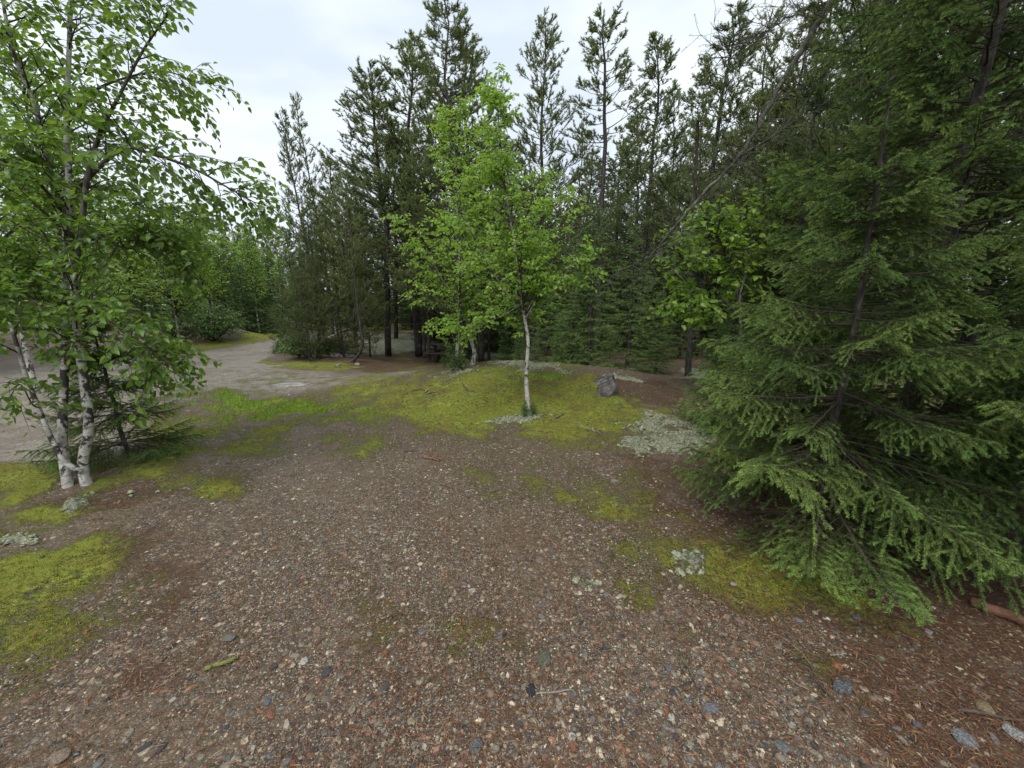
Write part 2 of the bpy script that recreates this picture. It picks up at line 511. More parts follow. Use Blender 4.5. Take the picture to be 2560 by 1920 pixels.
def birch_bark():
    m, N, L = new_mat("birch_bark")
    out = N.new("ShaderNodeOutputMaterial")
    b = N.new("ShaderNodeBsdfPrincipled")
    tc = N.new("ShaderNodeTexCoord")
    mp = N.new("ShaderNodeMapping")
    mp.inputs["Scale"].default_value = (11, 11, 52)
    L.new(tc.outputs["Object"], mp.inputs["Vector"])
    lent = noise_node(N, L, mp.outputs["Vector"], 1.9, 4, 0.6)
    rl = ramp_node(N, [(0.56, (0, 0, 0)), (0.64, (1, 1, 1))])
    L.new(lent.outputs["Fac"], rl.inputs["Fac"])
    patch = noise_node(N, L, tc.outputs["Object"], 5.5, 5, 0.65, 0.6)
    rp = ramp_node(N, [(0.515, (0, 0, 0)), (0.555, (1, 1, 1))])
    L.new(patch.outputs["Fac"], rp.inputs["Fac"])
    tone = noise_node(N, L, tc.outputs["Object"], 11, 3, 0.5)
    rt = ramp_node(N, [(0.3, (0.25, 0.23, 0.20)), (0.5, (0.50, 0.475, 0.43)), (0.75, (0.68, 0.66, 0.61))])
    L.new(tone.outputs["Fac"], rt.inputs["Fac"])
    m1 = N.new("ShaderNodeMixRGB")
    L.new(rl.outputs["Color"], m1.inputs["Fac"])
    L.new(rt.outputs["Color"], m1.inputs["Color1"])
    m1.inputs["Color2"].default_value = (0.12, 0.10, 0.085, 1)
    m2 = N.new("ShaderNodeMixRGB")
    L.new(rp.outputs["Color"], m2.inputs["Fac"])
    L.new(m1.outputs["Color"], m2.inputs["Color1"])
    m2.inputs["Color2"].default_value = (0.035, 0.028, 0.022, 1)
    # thin limbs and the bark higher up are brown (tint attribute)
    at = N.new("ShaderNodeAttribute")
    at.attribute_name = "tint"
    m3 = N.new("ShaderNodeMixRGB")
    L.new(at.outputs["Fac"], m3.inputs["Fac"])
    L.new(m2.outputs["Color"], m3.inputs["Color1"])
    m3.inputs["Color2"].default_value = (0.05, 0.036, 0.027, 1)
    L.new(m3.outputs["Color"], b.inputs["Base Color"])
    b.inputs["Roughness"].default_value = 0.7
    bp = N.new("ShaderNodeBump")
    bp.inputs["Strength"].default_value = 0.5
    bp.inputs["Distance"].default_value = 0.006
    L.new(lent.outputs["Fac"], bp.inputs["Height"])
    L.new(bp.outputs["Normal"], b.inputs["Normal"])
    L.new(b.outputs["BSDF"], out.inputs["Surface"])
    return m
M_birch = birch_bark()

def simple_mat(name, stops, nscale=20, rough=0.85, bump=0.5, bdist=0.005, detail=6, spec=0.4, coords="Object"):
    m, N, L = new_mat(name)
    out = N.new("ShaderNodeOutputMaterial")
    b = N.new("ShaderNodeBsdfPrincipled")
    tc = N.new("ShaderNodeTexCoord")
    n = noise_node(N, L, tc.outputs[coords], nscale, detail, 0.65)
    r = ramp_node(N, stops)
    L.new(n.outputs["Fac"], r.inputs["Fac"])
    L.new(r.outputs["Color"], b.inputs["Base Color"])
    b.inputs["Roughness"].default_value = rough
    b.inputs["Specular IOR Level"].default_value = spec
    bp = N.new("ShaderNodeBump")
    bp.inputs["Strength"].default_value = bump
    bp.inputs["Distance"].default_value = bdist
    L.new(n.outputs["Fac"], bp.inputs["Height"])
    L.new(bp.outputs["Normal"], b.inputs["Normal"])
    L.new(b.outputs["BSDF"], out.inputs["Surface"])
    return m

def island_mat(name, stops, interp='LINEAR', rough=0.6, spec=0.5, speckle=True, trans=0.0, use_object=False):
    m, N, L = new_mat(name)
    out = N.new("ShaderNodeOutputMaterial")
    b = N.new("ShaderNodeBsdfPrincipled")
    if use_object:
        src = N.new("ShaderNodeObjectInfo").outputs["Random"]
    else:
        src = N.new("ShaderNodeNewGeometry").outputs["Random Per Island"]
    r = ramp_node(N, stops, interp)
    L.new(src, r.inputs["Fac"])
    col = r.outputs["Color"]
    if speckle:
        tc = N.new("ShaderNodeTexCoord")
        n = noise_node(N, L, tc.outputs["Object"], 160, 3, 0.7)
        mr = N.new("ShaderNodeMapRange")
        mr.inputs["From Min"].default_value = 0.3
        mr.inputs["From Max"].default_value = 0.7
        mr.inputs["To Min"].default_value = 0.7
        mr.inputs["To Max"].default_value = 1.3
        L.new(n.outputs["Fac"], mr.inputs["Value"])
        h = N.new("ShaderNodeHueSaturation")
        L.new(mr.outputs["Result"], h.inputs["Value"])
        L.new(col, h.inputs["Color"])
        col = h.outputs["Color"]
    L.new(col, b.inputs["Base Color"])
    b.inputs["Roughness"].default_value = rough
    b.inputs["Specular IOR Level"].default_value = spec
    if trans > 0:
        t = N.new("ShaderNodeBsdfTranslucent")
        L.new(col, t.inputs["Color"])
        mix = N.new("ShaderNodeMixShader")
        mix.inputs["Fac"].default_value = trans
        L.new(b.outputs["BSDF"], mix.inputs[1])
        L.new(t.outputs["BSDF"], mix.inputs[2])
        L.new(mix.outputs["Shader"], out.inputs["Surface"])
    else:
        L.new(b.outputs["BSDF"], out.inputs["Surface"])
    return m

STONE_STOPS = [(0.0, (0.052, 0.047, 0.040)), (0.16, (0.124, 0.108, 0.084)), (0.30, (0.196, 0.169, 0.128)), (0.42, (0.124, 0.082, 0.048)), (0.52, (0.299, 0.251, 0.180)),
               (0.64, (0.258, 0.144, 0.088)), (0.71, (0.154, 0.138, 0.118)), (0.80, (0.319, 0.246, 0.152)), (0.86, (0.206, 0.093, 0.052)), (0.92, (0.072, 0.063, 0.054)), (0.955, (0.515, 0.428, 0.304))]
M_pebble = island_mat("pebble", STONE_STOPS, 'CONSTANT', 0.30, 0.6)
M_litter = island_mat("needle_litter", [(0, (0.07, 0.026, 0.012)), (0.55, (0.14, 0.055, 0.022)), (0.88, (0.23, 0.10, 0.04)), (1, (0.32, 0.22, 0.12))], rough=0.7, speckle=False)
M_moss = island_mat("moss_tuft", [(0, (0.09, 0.075, 0.016)), (0.3, (0.17, 0.175, 0.02)), (0.7, (0.28, 0.31, 0.03)), (1, (0.46, 0.48, 0.07))], rough=0.8, spec=0.2, speckle=False, trans=0.3)
M_grass = island_mat("grass_blade", [(0, (0.14, 0.22, 0.02)), (0.6, (0.22, 0.34, 0.03)), (1, (0.32, 0.40, 0.06))], rough=0.6, speckle=False, trans=0.4)
M_lichen = simple_mat("reindeer_lichen", [(0.33, (0.11, 0.10, 0.06)), (0.47, (0.27, 0.275, 0.175)), (0.64, (0.46, 0.475, 0.33))], 70, 0.95, 1.0, 0.012, 5, 0.1)
M_deadwood = simple_mat("bleached_wood", [(0.3, (0.16, 0.13, 0.10)), (0.7, (0.34, 0.31, 0.26))], 40, 0.8, 0.5)
M_redwood = simple_mat("rotten_wood", [(0.3, (0.10, 0.045, 0.028)), (0.7, (0.24, 0.12, 0.075))], 30, 0.85, 0.8)
M_root = simple_mat("dark_root", [(0.3, (0.05, 0.035, 0.025)), (0.7, (0.12, 0.09, 0.07))], 30, 0.9, 0.8)
M_mossy = simple_mat("mossy_stick", [(0.3, (0.10, 0.10, 0.03)), (0.6, (0.22, 0.24, 0.07)), (0.8, (0.16, 0.11, 0.07))], 60, 0.9, 1.0)
M_tablewood = simple_mat("stained_table_wood", [(0.3, (0.03, 0.024, 0.02)), (0.7, (0.085, 0.068, 0.055))], 25, 0.75, 0.6)

# ------------------------------------------------------------------ ground sheet
def ground_material():
    m, N, L = new_mat("forest_clearing_ground")
    out = N.new("ShaderNodeOutputMaterial")
    b = N.new("ShaderNodeBsdfPrincipled")
    tc = N.new("ShaderNodeTexCoord")
    P = tc.outputs["Object"]
    def attr(name):
        a = N.new("ShaderNodeAttribute")
        a.attribute_name = name
        return a.outputs["Fac"]
    def mix(fac, c1, c2):
        x = N.new("ShaderNodeMixRGB")
        if isinstance(fac, float):
            x.inputs["Fac"].default_value = fac
        else:
            L.new(fac, x.inputs["Fac"])
        for s, c in (("Color1", c1), ("Color2", c2)):
            if isinstance(c, tuple):
                x.inputs[s].default_value = (*c, 1)
            else:
                L.new(c, x.inputs[s])
        return x.outputs["Color"]
    def math_(op, a, bb):
        x = N.new("ShaderNodeMath")
        x.operation = op
        x.use_clamp = False
        for i, v in enumerate((a, bb)):
            if isinstance(v, (int, float)):
                x.inputs[i].default_value = v
            else:
                L.new(v, x.inputs[i])
        return x.outputs[0]
    def thresh(mask, noise, lo=0.42, hi=0.58, amp=0.9):
        s = math_('ADD', mask, math_('MULTIPLY', math_('SUBTRACT', noise, 0.5), amp))
        r = N.new("ShaderNodeMapRange")
        r.interpolation_type = 'SMOOTHSTEP'
        r.inputs["From Min"].default_value = lo
        r.inputs["From Max"].default_value = hi
        L.new(s, r.inputs["Value"])
        return r.outputs["Result"]
    # pebbles of the finest sizes: two voronoi scales
    def pebble_layer(scale, stops):
        v = N.new("ShaderNodeTexVoronoi")
        v.feature = 'F1'
        v.inputs["Scale"].default_value = scale
        L.new(P, v.inputs["Vector"])
        sep = N.new("ShaderNodeSeparateColor")
        L.new(v.outputs["Color"], sep.inputs["Color"])
        r = ramp_node(N, stops, 'CONSTANT')
        L.new(sep.outputs[0], r.inputs["Fac"])
        return r.outputs["Color"], v.outputs["Distance"], sep.outputs[1]
    c1, d1, g1 = pebble_layer(62, STONE_STOPS)
    c2, d2, g2 = pebble_layer(150, STONE_STOPS)
    c0, d0, g0 = pebble_layer(26, STONE_STOPS)
    nbig = noise_node(N, L, P, 0.7, 4, 0.6).outputs["Fac"]
    nmid = noise_node(N, L, P, 4.0, 5, 0.65).outputs["Fac"]
    nfine = noise_node(N, L, P, 22, 5, 0.7).outputs["Fac"]
    nvf = noise_node(N, L, P, 130, 4, 0.7).outputs["Fac"]
    soil_r = ramp_node(N, [(0.36, (0.022, 0.014, 0.009)), (0.52, (0.078, 0.050, 0.029)), (0.68, (0.21, 0.155, 0.095))])
    L.new(nvf, soil_r.inputs["Fac"])
    # stone cover: cells that are stones
    st2 = N.new("ShaderNodeMapRange")
    st2.inputs["From Min"].default_value = 0.62
    st2.inputs["From Max"].default_value = 0.50
    L.new(d2, st2.inputs["Value"])
    k2 = math_('MULTIPLY', st2.outputs["Result"], thresh(g2, nmid, 0.45, 0.5, 0.8))
    gravel = mix(k2, soil_r.outputs["Color"], c2)
    st1 = N.new("ShaderNodeMapRange")
    st1.inputs["From Min"].default_value = 0.52
    st1.inputs["From Max"].default_value = 0.42
    L.new(d1, st1.inputs["Value"])
    k1 = math_('MULTIPLY', st1.outputs["Result"], thresh(g1, nmid, 0.60, 0.65, 0.9))
    gravel = mix(k1, gravel, c1)
    st0 = N.new("ShaderNodeMapRange")
    st0.inputs["From Min"].default_value = 0.46
    st0.inputs["From Max"].default_value = 0.36
    L.new(d0, st0.inputs["Value"])
    nf0 = noise_node(N, L, P, 3.0, 3, 0.6).outputs["Fac"]
    k0 = math_('MULTIPLY', st0.outputs["Result"], thresh(g0, nf0, 0.66, 0.72, 1.2))
    gravel = mix(k0, gravel, c0)
    gravel = mix(math_('MULTIPLY', thresh(nbig, nmid, 0.46, 0.60, 0.9), 0.45), gravel, (0.155, 0.115, 0.078))
    # rusty needle litter between the stones
    red = thresh(nmid, nfine, 0.48, 0.66, 0.8)
    gravel = mix(math_('MULTIPLY', red, 0.38), gravel, (0.080, 0.042, 0.022))
    # road: paler, greyer, finer
    rr = ramp_node(N, [(0.3, (0.12, 0.10, 0.082)), (0.5, (0.27, 0.235, 0.20)), (0.72, (0.46, 0.41, 0.355))])
    L.new(nvf, rr.inputs["Fac"])
    roadc = mix(math_('MULTIPLY', k2, 0.55), rr.outputs["Color"], c2)
    roadc = mix(math_('MULTIPLY', k1, 0.4), roadc, c1)
    roadc = mix(math_('MULTIPLY', k0, 0.5), roadc, c0)
    roadc = mix(math_('MULTIPLY', thresh(nbig, nmid, 0.42, 0.62, 1.0), 0.55), roadc, (0.15, 0.118, 0.09))
    roadc = mix(math_('MULTIPLY', thresh(nmid, nfine, 0.56, 0.70, 1.0), 0.4), roadc, (0.17, 0.16, 0.05))
    col = mix(thresh(attr("road"), nmid, 0.25, 0.75, 0.7), gravel, roadc)
    # duff: dead needles, reddish brown
    dr = ramp_node(N, [(0.3, (0.028, 0.018, 0.011)), (0.5, (0.075, 0.041, 0.024)), (0.7, (0.14, 0.08, 0.047)), (0.8, (0.23, 0.165, 0.105))])
    L.new(nvf, dr.inputs["Fac"])
    duffc = mix(math_('MULTIPLY', k1, 0.35), dr.outputs["Color"], c1)
    duffc = mix(math_('MULTIPLY', thresh(nfine, nmid, 0.5, 0.62, 0.9), 0.5), duffc, (0.15, 0.105, 0.065))
    duffc = mix(math_('MULTIPLY', k0, 0.5), duffc, c0)
    col = mix(thresh(attr("duff"), nfine, 0.40, 0.66, 0.7), col, duffc)
    # moss: yellow green, browner where thin
    mossv = N.new("ShaderNodeMath")
    mossv.operation = 'ADD'
    L.new(math_('MULTIPLY', nfine, 0.55), mossv.inputs[0])
    L.new(math_('MULTIPLY', nvf, 0.45), mossv.inputs[1])
    mr_ = ramp_node(N, [(0.38, (0.045, 0.04, 0.014)), (0.45, (0.125, 0.13, 0.022)), (0.53, (0.25, 0.285, 0.035)), (0.64, (0.47, 0.53, 0.09))])
    L.new(mossv.outputs[0], mr_.inputs["Fac"])
    mossc = mix(math_('MULTIPLY', thresh(nmid, nfine, 0.46, 0.66, 1.2), 0.75), mr_.outputs["Color"], (0.17, 0.105, 0.028))
    mossc = mix(math_('MULTIPLY', thresh(nbig, nmid, 0.5, 0.62, 0.7), 0.45), mossc, (0.24, 0.30, 0.03))
    npat = math_("ADD", math_("MULTIPLY", nfine, 0.6), math_("MULTIPLY", nmid, 0.4))
    mossf = thresh(attr("moss"), npat, 0.10, 0.86, 2.8)
    col = mix(mossf, col, mossc)
    gr = ramp_node(N, [(0.3, (0.10, 0.15, 0.015)), (0.55, (0.22, 0.32, 0.025)), (0.75, (0.36, 0.42, 0.07))])
    L.new(nfine, gr.inputs["Fac"])
    col = mix(thresh(attr("grass"), nfine, 0.4, 0.65, 0.9), col, gr.outputs["Color"])
    lr = ramp_node(N, [(0.34, (0.09, 0.075, 0.045)), (0.5, (0.31, 0.315, 0.215)), (0.66, (0.52, 0.54, 0.40))])
    nl = noise_node(N, L, P, 45, 5, 0.7).outputs["Fac"]
    L.new(nl, lr.inputs["Fac"])
    lichf = thresh(attr("lichen"), npat, 0.50, 0.66, 2.6)
    col = mix(lichf, col, lr.outputs["Color"])
    L.new(col, b.inputs["Base Color"])
    # roughness: damp soil and stones shine a little
    ro = N.new("ShaderNodeMapRange")
    ro.inputs["To Min"].default_value = 0.5
    ro.inputs["To Max"].default_value = 0.95
    L.new(mossf, ro.inputs["Value"])
    L.new(ro.outputs["Result"], b.inputs["Roughness"])
    b.inputs["Specular IOR Level"].default_value = 0.35
    # relief
    h1 = math_('MULTIPLY', math_('MULTIPLY', math_('SUBTRACT', 0.6, d1), k1), 0.012)
    h2 = math_('MULTIPLY', math_('MULTIPLY', math_('SUBTRACT', 0.6, d2), k2), 0.006)
    h = math_('ADD', h1, h2)
    h = math_('ADD', h, math_('MULTIPLY', math_('MULTIPLY', math_('SUBTRACT', 0.5, d0), k0), 0.02))
    h = math_('ADD', h, math_('MULTIPLY', nvf, 0.004))
    h = math_('ADD', h, math_('MULTIPLY', math_('MULTIPLY', nfine, mossf), 0.055))
    h = math_('ADD', h, math_('MULTIPLY', math_('MULTIPLY', nl, lichf), 0.035))
    bp = N.new("ShaderNodeBump")
    bp.inputs["Strength"].default_value = 0.9
    bp.inputs["Distance"].default_value = 1.0
    L.new(h, bp.inputs["Height"])
    L.new(bp.outputs["Normal"], b.inputs["Normal"])
    L.new(b.outputs["BSDF"], out.inputs["Surface"])
    return m

def build_ground():
    rs = np.concatenate([[0.0], 0.35 * np.exp(np.arange(0, 1) * 0.1), np.exp(np.linspace(math.log(0.4), math.log(40), 360)), np.exp(np.linspace(math.log(42), math.log(450), 26))])
    # finer directions ahead of the camera, coarse behind
    front = np.radians(np.linspace(-68, 68, 331))
    back = np.radians(np.linspace(68, 292, 41))[1:-1]
    th = np.concatenate([front, back])
    nr, nt = len(rs), len(th)
    R, TH = np.meshgrid(rs, th, indexing='ij')
    x, y = R * np.sin(TH), R * np.cos(TH)
    z = terrain(x, y)
    M = masks(x, y, z)
    cush = (fbm(x * 6, y * 6, 51, 4) - 0.45) * 0.09 * np.clip(M['moss'], 0, 1) * sstep(0.8, 2, R)
    cush = cush + np.abs(fbm(x * 9, y * 9, 61, 3) - 0.4) * 0.11 * sstep(0.35, 0.7, M['lichen'])
    V = np.stack([x, y, z + cush], -1).reshape(-1, 3)
    i = np.arange(nr - 1)[:, None] * nt
    j = np.arange(nt)[None]
    j2 = (j + 1) % nt
    q = np.stack([i + j, i + nt + j, i + nt + j2, i + j2], -1).reshape(-1, 4)
    T = np.concatenate([q[:, [0, 2, 1]], q[:, [0, 3, 2]]])
    T = T[:, ::-1]
    # make sure that the sheet faces up
    a = V[T[5000]]
    me = tri_mesh("ground", V, T, [ground_material()], None, True, {k: M[k].ravel() for k in M})
    me.update()
    if me.polygons[60000].normal.z < 0:
        me.flip_normals()
    return tag(link("ground", me), "gravel clearing with moss, lichen and needle litter", None, None, 'structure')
build_ground()

# ------------------------------------------------------------------ leaves
def leaf_template():
    """toothed pointed oval, folded along the midrib, 1 long"""
    xs = [0.0, 0.12, 0.34, 0.58, 0.80, 1.0]
    w = [0.0, 0.27, 0.37, 0.30, 0.15, 0.0]
    V, T = [], []
    for x, a in zip(xs, w):
        V.append([x, 0, -0.10 * math.sin(x * 2.6)])
    for s in (1, -1):
        for x, a in list(zip(xs, w))[1:-1]:
            V.append([x - 0.03, s * a, 0.09 - 0.14 * x * x])
    def side(s):
        return [6 + i + (0 if s == 1 else 4) for i in range(4)]
    for s in (1, -1):
        e = side(s)
        tr = [(0, 1, e[0]), (1, 2, e[1]), (1, e[1], e[0]), (2, 3, e[2]), (2, e[2], e[1]), (3, 4, e[3]), (3, e[3], e[2]), (4, 5, e[3])]
        T += [t if s == 1 else t[::-1] for t in tr]
    return np.array(V, float), np.array(T)
LEAF_V, LEAF_T = leaf_template()
LEAF_S_V = np.array([[0, 0, 0], [0.4, 0.36, 0.06], [1, 0, -0.12], [0.4, -0.36, 0.06], [0.5, 0, -0.05]], float)
LEAF_S_T = np.array([[0, 4, 1], [4, 2, 1], [0, 3, 4], [4, 3, 2]])

class Broadleaf:
    """grows side branches, twigs and leaves along guided limbs"""
    def __init__(self, seed, leaf=0.055):
        self.r = np.random.default_rng(seed)
        self.mb = MB()
        self.lp, self.la, self.ln, self.ls = [], [], [], []
        self.leaf = leaf
    def limb(self, pts, r0, r1, k=7, tint0=0.0, tint1=0.9, n=26, rough=0.12, wob=0.0):
        P = smooth_path(pts, n)
        if wob:
            P[1:-1] += self.r.normal(0, wob, (n - 2, 3))
        R = np.linspace(r0, r1, n) * (1 + (0.55 if r0 > 0.035 else 0) * np.exp(-np.arange(n) * 1.1))
        tint = np.repeat(np.linspace(tint0, tint1, n), k)
        self.mb.tube(P, R, k, 0, tint, rough)
        return P
    def twig(self, p, d, L, droop, lpm):
        n = 5
        t = np.linspace(0, 1, n)[:, None]
        P = p + d * L * t + np.array([0, 0, -1.0]) * droop * L * t ** 2 + self.r.normal(0, 0.02 * L, (n, 3)) * t
        self.mb.tube(P, np.linspace(0.0022, 0.0009, n) * max(1, self.leaf / 0.05), 3, 0, 1.0)
        m = max(2, int(L * lpm))
        u = np.clip(np.linspace(0.15, 1.0, m) + self.r.normal(0, 0.03, m), 0, 1)
        idx = u * (n - 1)
        i0 = np.minimum(idx.astype(int), n - 2)
        f = (idx - i0)[:, None]
        Q = P[i0] * (1 - f) + P[i0 + 1] * f
        ax = unit(P[i0 + 1] - P[i0])
        out = unit(np.cross(ax, [0, 0, 1.0]) + 1e-4) * np.where(np.arange(m) % 2, 1, -1)[:, None]
        A = unit(ax * 0.6 + out * 0.8 + self.r.normal(0, 0.35, (m, 3)) + np.array([0, 0, -0.45]))
        Nn = unit(np.array([0, 0, 1.0]) + self.r.normal(0, 0.45, (m, 3)))
        self.lp.append(Q + A * 0.25 * self.leaf)
        self.la.append(A)
        self.ln.append(Nn)
        self.ls.append(self.leaf * self.r.uniform(0.65, 1.25, m))
    def foliate(self, P, t0, t1, nside, slen, ntw, tlen, lpm, up=0.25, droop=0.35, bias=None, sp=0.9, taper=0.6):
        n = len(P)
        for s in range(nside):
            u = t0 + (t1 - t0) * (s + self.r.random()) / nside
            i = min(int(u * (n - 1)), n - 2)
            f = u * (n - 1) - i
            p = P[i] * (1 - f) + P[i + 1] * f
            ax = unit(P[i + 1] - P[i])
            rad = self.r.normal(0, 1, 3)
            rad = unit(rad - ax * (rad @ ax))
            d = rad * sp + ax * 0.65 + np.array([0, 0, up])
            if bias is not None:
                d = d + np.array(bias) * 0.6
            d = unit(d)
            L = slen * self.r.uniform(0.55, 1.15) * (1 - taper * (u - t0) / max(1e-3, t1 - t0))
            m = 7
            t = np.linspace(0, 1, m)[:, None]
            B = p + d * L * t + np.array([0, 0, -1.0]) * droop * 0.5 * L * t ** 2 + self.r.normal(0, 0.025 * L, (m, 3)) * t
            self.mb.tube(B, np.linspace(0.0065, 0.0022, m) * (0.4 + L) * max(1, self.leaf / 0.05), 4, 0, 1.0)
            for q in range(ntw):
                v = 0.15 + 0.85 * (q + self.r.random()) / ntw
                j = min(int(v * (m - 1)), m - 2)
                g = v * (m - 1) - j
                pp = B[j] * (1 - g) + B[j + 1] * g
                bx = unit(B[j + 1] - B[j])
                sd = unit(np.cross(bx, [0, 0, 1.0]) + 1e-4) * (1 if q % 2 else -1)
                dd = unit(bx * 0.9 + sd * 0.8 + self.r.normal(0, 0.3, 3))
                self.twig(pp, dd, tlen * self.r.uniform(0.6, 1.2), droop, lpm)
            self.twig(B[-1], unit(B[-1] - B[-2]), tlen, droop, lpm)
    def leaves(self):
        return np.concatenate(self.lp), np.concatenate(self.la), np.concatenate(self.ln), np.concatenate(self.ls)

LEAF_MESH = {}
def leaf_mesh(mat):
    if mat.name not in LEAF_MESH:
        LEAF_MESH[mat.name] = tri_mesh("leaf", LEAF_V, LEAF_T, [mat], None, False, {'tint': np.full(len(LEAF_V), 0.5)})
    return LEAF_MESH[mat.name]

def finish_broadleaf(B, root, trunk_mats, leaf_mat, n_parts=0, small=False, trunk_name='trunk', foliage='foliage'):
    """trunk with limbs, the largest leaves as parts, the rest as one mass"""
    loc = np.array(root.location)
    for i in range(len(B.mb.V)):
        B.mb.V[i] = B.mb.V[i] - loc
    B.mb.build(trunk_name, trunk_mats, root)
    p, a, nn, s = B.leaves()
    F = frames(a, nn)
    TV, TT = (LEAF_S_V, LEAF_S_T) if small else (LEAF_V, LEAF_T)
    rest = np.ones(len(p), bool)
    if n_parts:
        px, py = project(p[:, 0], p[:, 1], p[:, 2])
        dep = np.maximum(0.3, p[:, 1] * CP - (p[:, 2] - CAM_H) * SP)
        vis = (px > 5) & (px < 2555) & (py > 5) & (py < 1915)
        facing = np.abs(np.einsum('ij,ij->i', F[:, 2], unit(p - np.array([0, 0, CAM_H]))))
        score = np.where(vis, s / dep * (0.3 + facing), -1)
        pick = np.argsort(-score)[:n_parts]
        pick = pick[score[pick] > 0]
        rest[pick] = False
        lm = leaf_mesh(leaf_mat)
        for i in pick:
            o = bpy.data.objects.new("leaf", lm)
            COL.objects.link(o)
            o.parent = root
            R = Matrix(F[i].T.tolist()).to_4x4()
            o.matrix_local = Matrix.Translation(Vector(p[i] - loc)) @ R @ Matrix.Scale(float(s[i]), 4)
    mb = MB()
    mb.stamp(TV, TT, p[rest] - loc, F[rest], s[rest])
    o = mb.build(foliage, [leaf_mat], root, smooth=False)
    if n_parts:
        o['kind'] = 'stuff'
    return len(p)

# ------------------------------------------------------------------ conifers
class Needles:
    def __init__(self, seed):
        self.r = np.random.default_rng(seed)
        self.a, self.b, self.t0, self.t1 = [], [], [], []
    def seg(self, P, t0=0.0, t1=0.0):
        P = np.asarray(P)
        n = len(P) - 1
        self.a.append(P[:-1])
        self.b.append(P[1:])
        tt = np.linspace(t0, t1, n + 1)
        self.t0.append(tt[:-1])
        self.t1.append(tt[1:])
    def bake(self, mb, dens, length, width, fwd=0.75, flat=0.0, m=1, upward=0.0):
        A, Bb = np.concatenate(self.a), np.concatenate(self.b)
        T0, T1 = np.concatenate(self.t0), np.concatenate(self.t1)
        L = np.linalg.norm(Bb - A, axis=1)
        cnt = np.maximum(0, np.floor(L * dens + self.r.random(len(L)))).astype(int)
        idx = np.repeat(np.arange(len(L)), cnt)
        n = len(idx)
        u = self.r.random(n)[:, None]
        p = A[idx] * (1 - u) + Bb[idx] * u
        ax = unit(Bb[idx] - A[idx])
        rad = self.r.normal(0, 1, (n, 3))
        rad[:, 2] *= (1 - flat)
        rad = unit(rad - ax * np.sum(rad * ax, 1, keepdims=True))
        d = unit(ax * fwd + rad + np.array([0, 0, upward]))
        side = unit(np.cross(d, self.r.normal(0, 1, (n, 3))))
        Ln = length * self.r.uniform(0.7, 1.25, n)[:, None]
        V = np.stack([p - side * width / 2, p + side * width / 2, p + d * Ln], 1).reshape(-1, 3)
        T = np.arange(3 * n).reshape(-1, 3)
        tint = T0[idx] * (1 - u[:, 0]) + T1[idx] * u[:, 0]
        mb.add(V, T, m, np.repeat(tint, 3))
        return n

def spruce_branch_mesh(seed, L=1.0, dens=1350, nl=0.0145, nw=0.0027, mats=None, bare=0.30, step=0.062):
    """flat spray: axis along +X, side twigs both ways, twigs on those, needles all along"""
    r = np.random.default_rng(seed)
    mb, nd = MB(), Needles(seed + 1)
    n = 16
    t = np.linspace(0, 1, n)
    sag = r.uniform(0.10, 0.26)
    lift = r.uniform(0.05, 0.16)
    sway = r.uniform(-0.08, 0.08)
    P = np.stack([L * t, L * sway * t ** 2 + r.normal(0, 0.004, n), L * (-sag * t + (sag * 0.2 + lift) * t ** 3) + r.normal(0, 0.004, n)], 1)
    mb.tube(P, np.linspace(0.009, 0.0016, n) * (0.5 + 0.5 * L), 5, 0, 0.5)
    nd.seg(P[int(n * bare):], 0.0, 0.9)
    def pt(Q, u):
        x = u * (len(Q) - 1)
        i = min(int(x), len(Q) - 2)
        return Q[i] + (Q[i + 1] - Q[i]) * (x - i), unit(Q[i + 1] - Q[i])
    u = bare * 0.6
    s = 1
    while u < 0.985:
        p, ax = pt(P, u)
        l = L * 0.46 * (1 - u) ** 0.75 * (min(1, (u - bare * 0.5) * 5 + 0.25)) * r.uniform(0.7, 1.12) + 0.03
        side = unit(np.cross([0, 0, 1.0], ax)) * s
        d = unit(ax * r.uniform(0.7, 1.0) + side + np.array([0, 0, r.normal(-0.05, 0.14)]))
        m = 7
        tt = np.linspace(0, 1, m)[:, None]
        Q = p + d * l * tt + np.array([0, 0, -1]) * l * (0.30 + 0.3 * (u > 0.3)) * tt ** 2 + ax * l * 0.15 * tt ** 2 + r.normal(0, 0.008 * l, (m, 3)) * tt
        mb.tube(Q, np.linspace(0.003, 0.0012, m), 3, 0, 0.5)
        nd.seg(Q[(2 if u < 0.4 else 1 if u < .7 else 0):], 0.0, (0.3 if u < 0.4 else 0.6) + 0.4 * r.random())
        v = 0.30 if u < 0.4 else 0.15
        s2 = 1
        while v < 0.96:
            q, bx = pt(Q, v)
            l2 = (l * 0.42 * (1 - v) ** 0.7) * r.uniform(0.7, 1.2) + 0.02
            sd = unit(np.cross([0, 0, 1.0], bx)) * s2
            d2 = unit(bx * 0.95 + sd * 0.85 + np.array([0, 0, r.normal(-0.08, 0.12)]))
            W = np.stack([q, q + d2 * l2 * 0.55, q + d2 * l2 + np.array([0, 0, -0.1 * l2])])
            mb.tube(W, np.array([0.0016, 0.0013, 0.0009]), 3, 0, 0.5)
            nd.seg(W, 0.0 + 0.35 * (u > 0.6), (0.25 if u < 0.4 else 0.6) + 0.4 * r.random())
            v += step * 0.9 / max(l, 0.08) * r.uniform(0.8, 1.2)
            s2 = -s2
        u += step / L * 0.5 * r.uniform(0.8, 1.25)
        s = -s
    nd.bake(mb, dens, nl, nw, fwd=0.95, flat=0.25, upward=0.18)
    return mb.mesh("branch", mats or [M_twig, M_spruce], smooth=False)

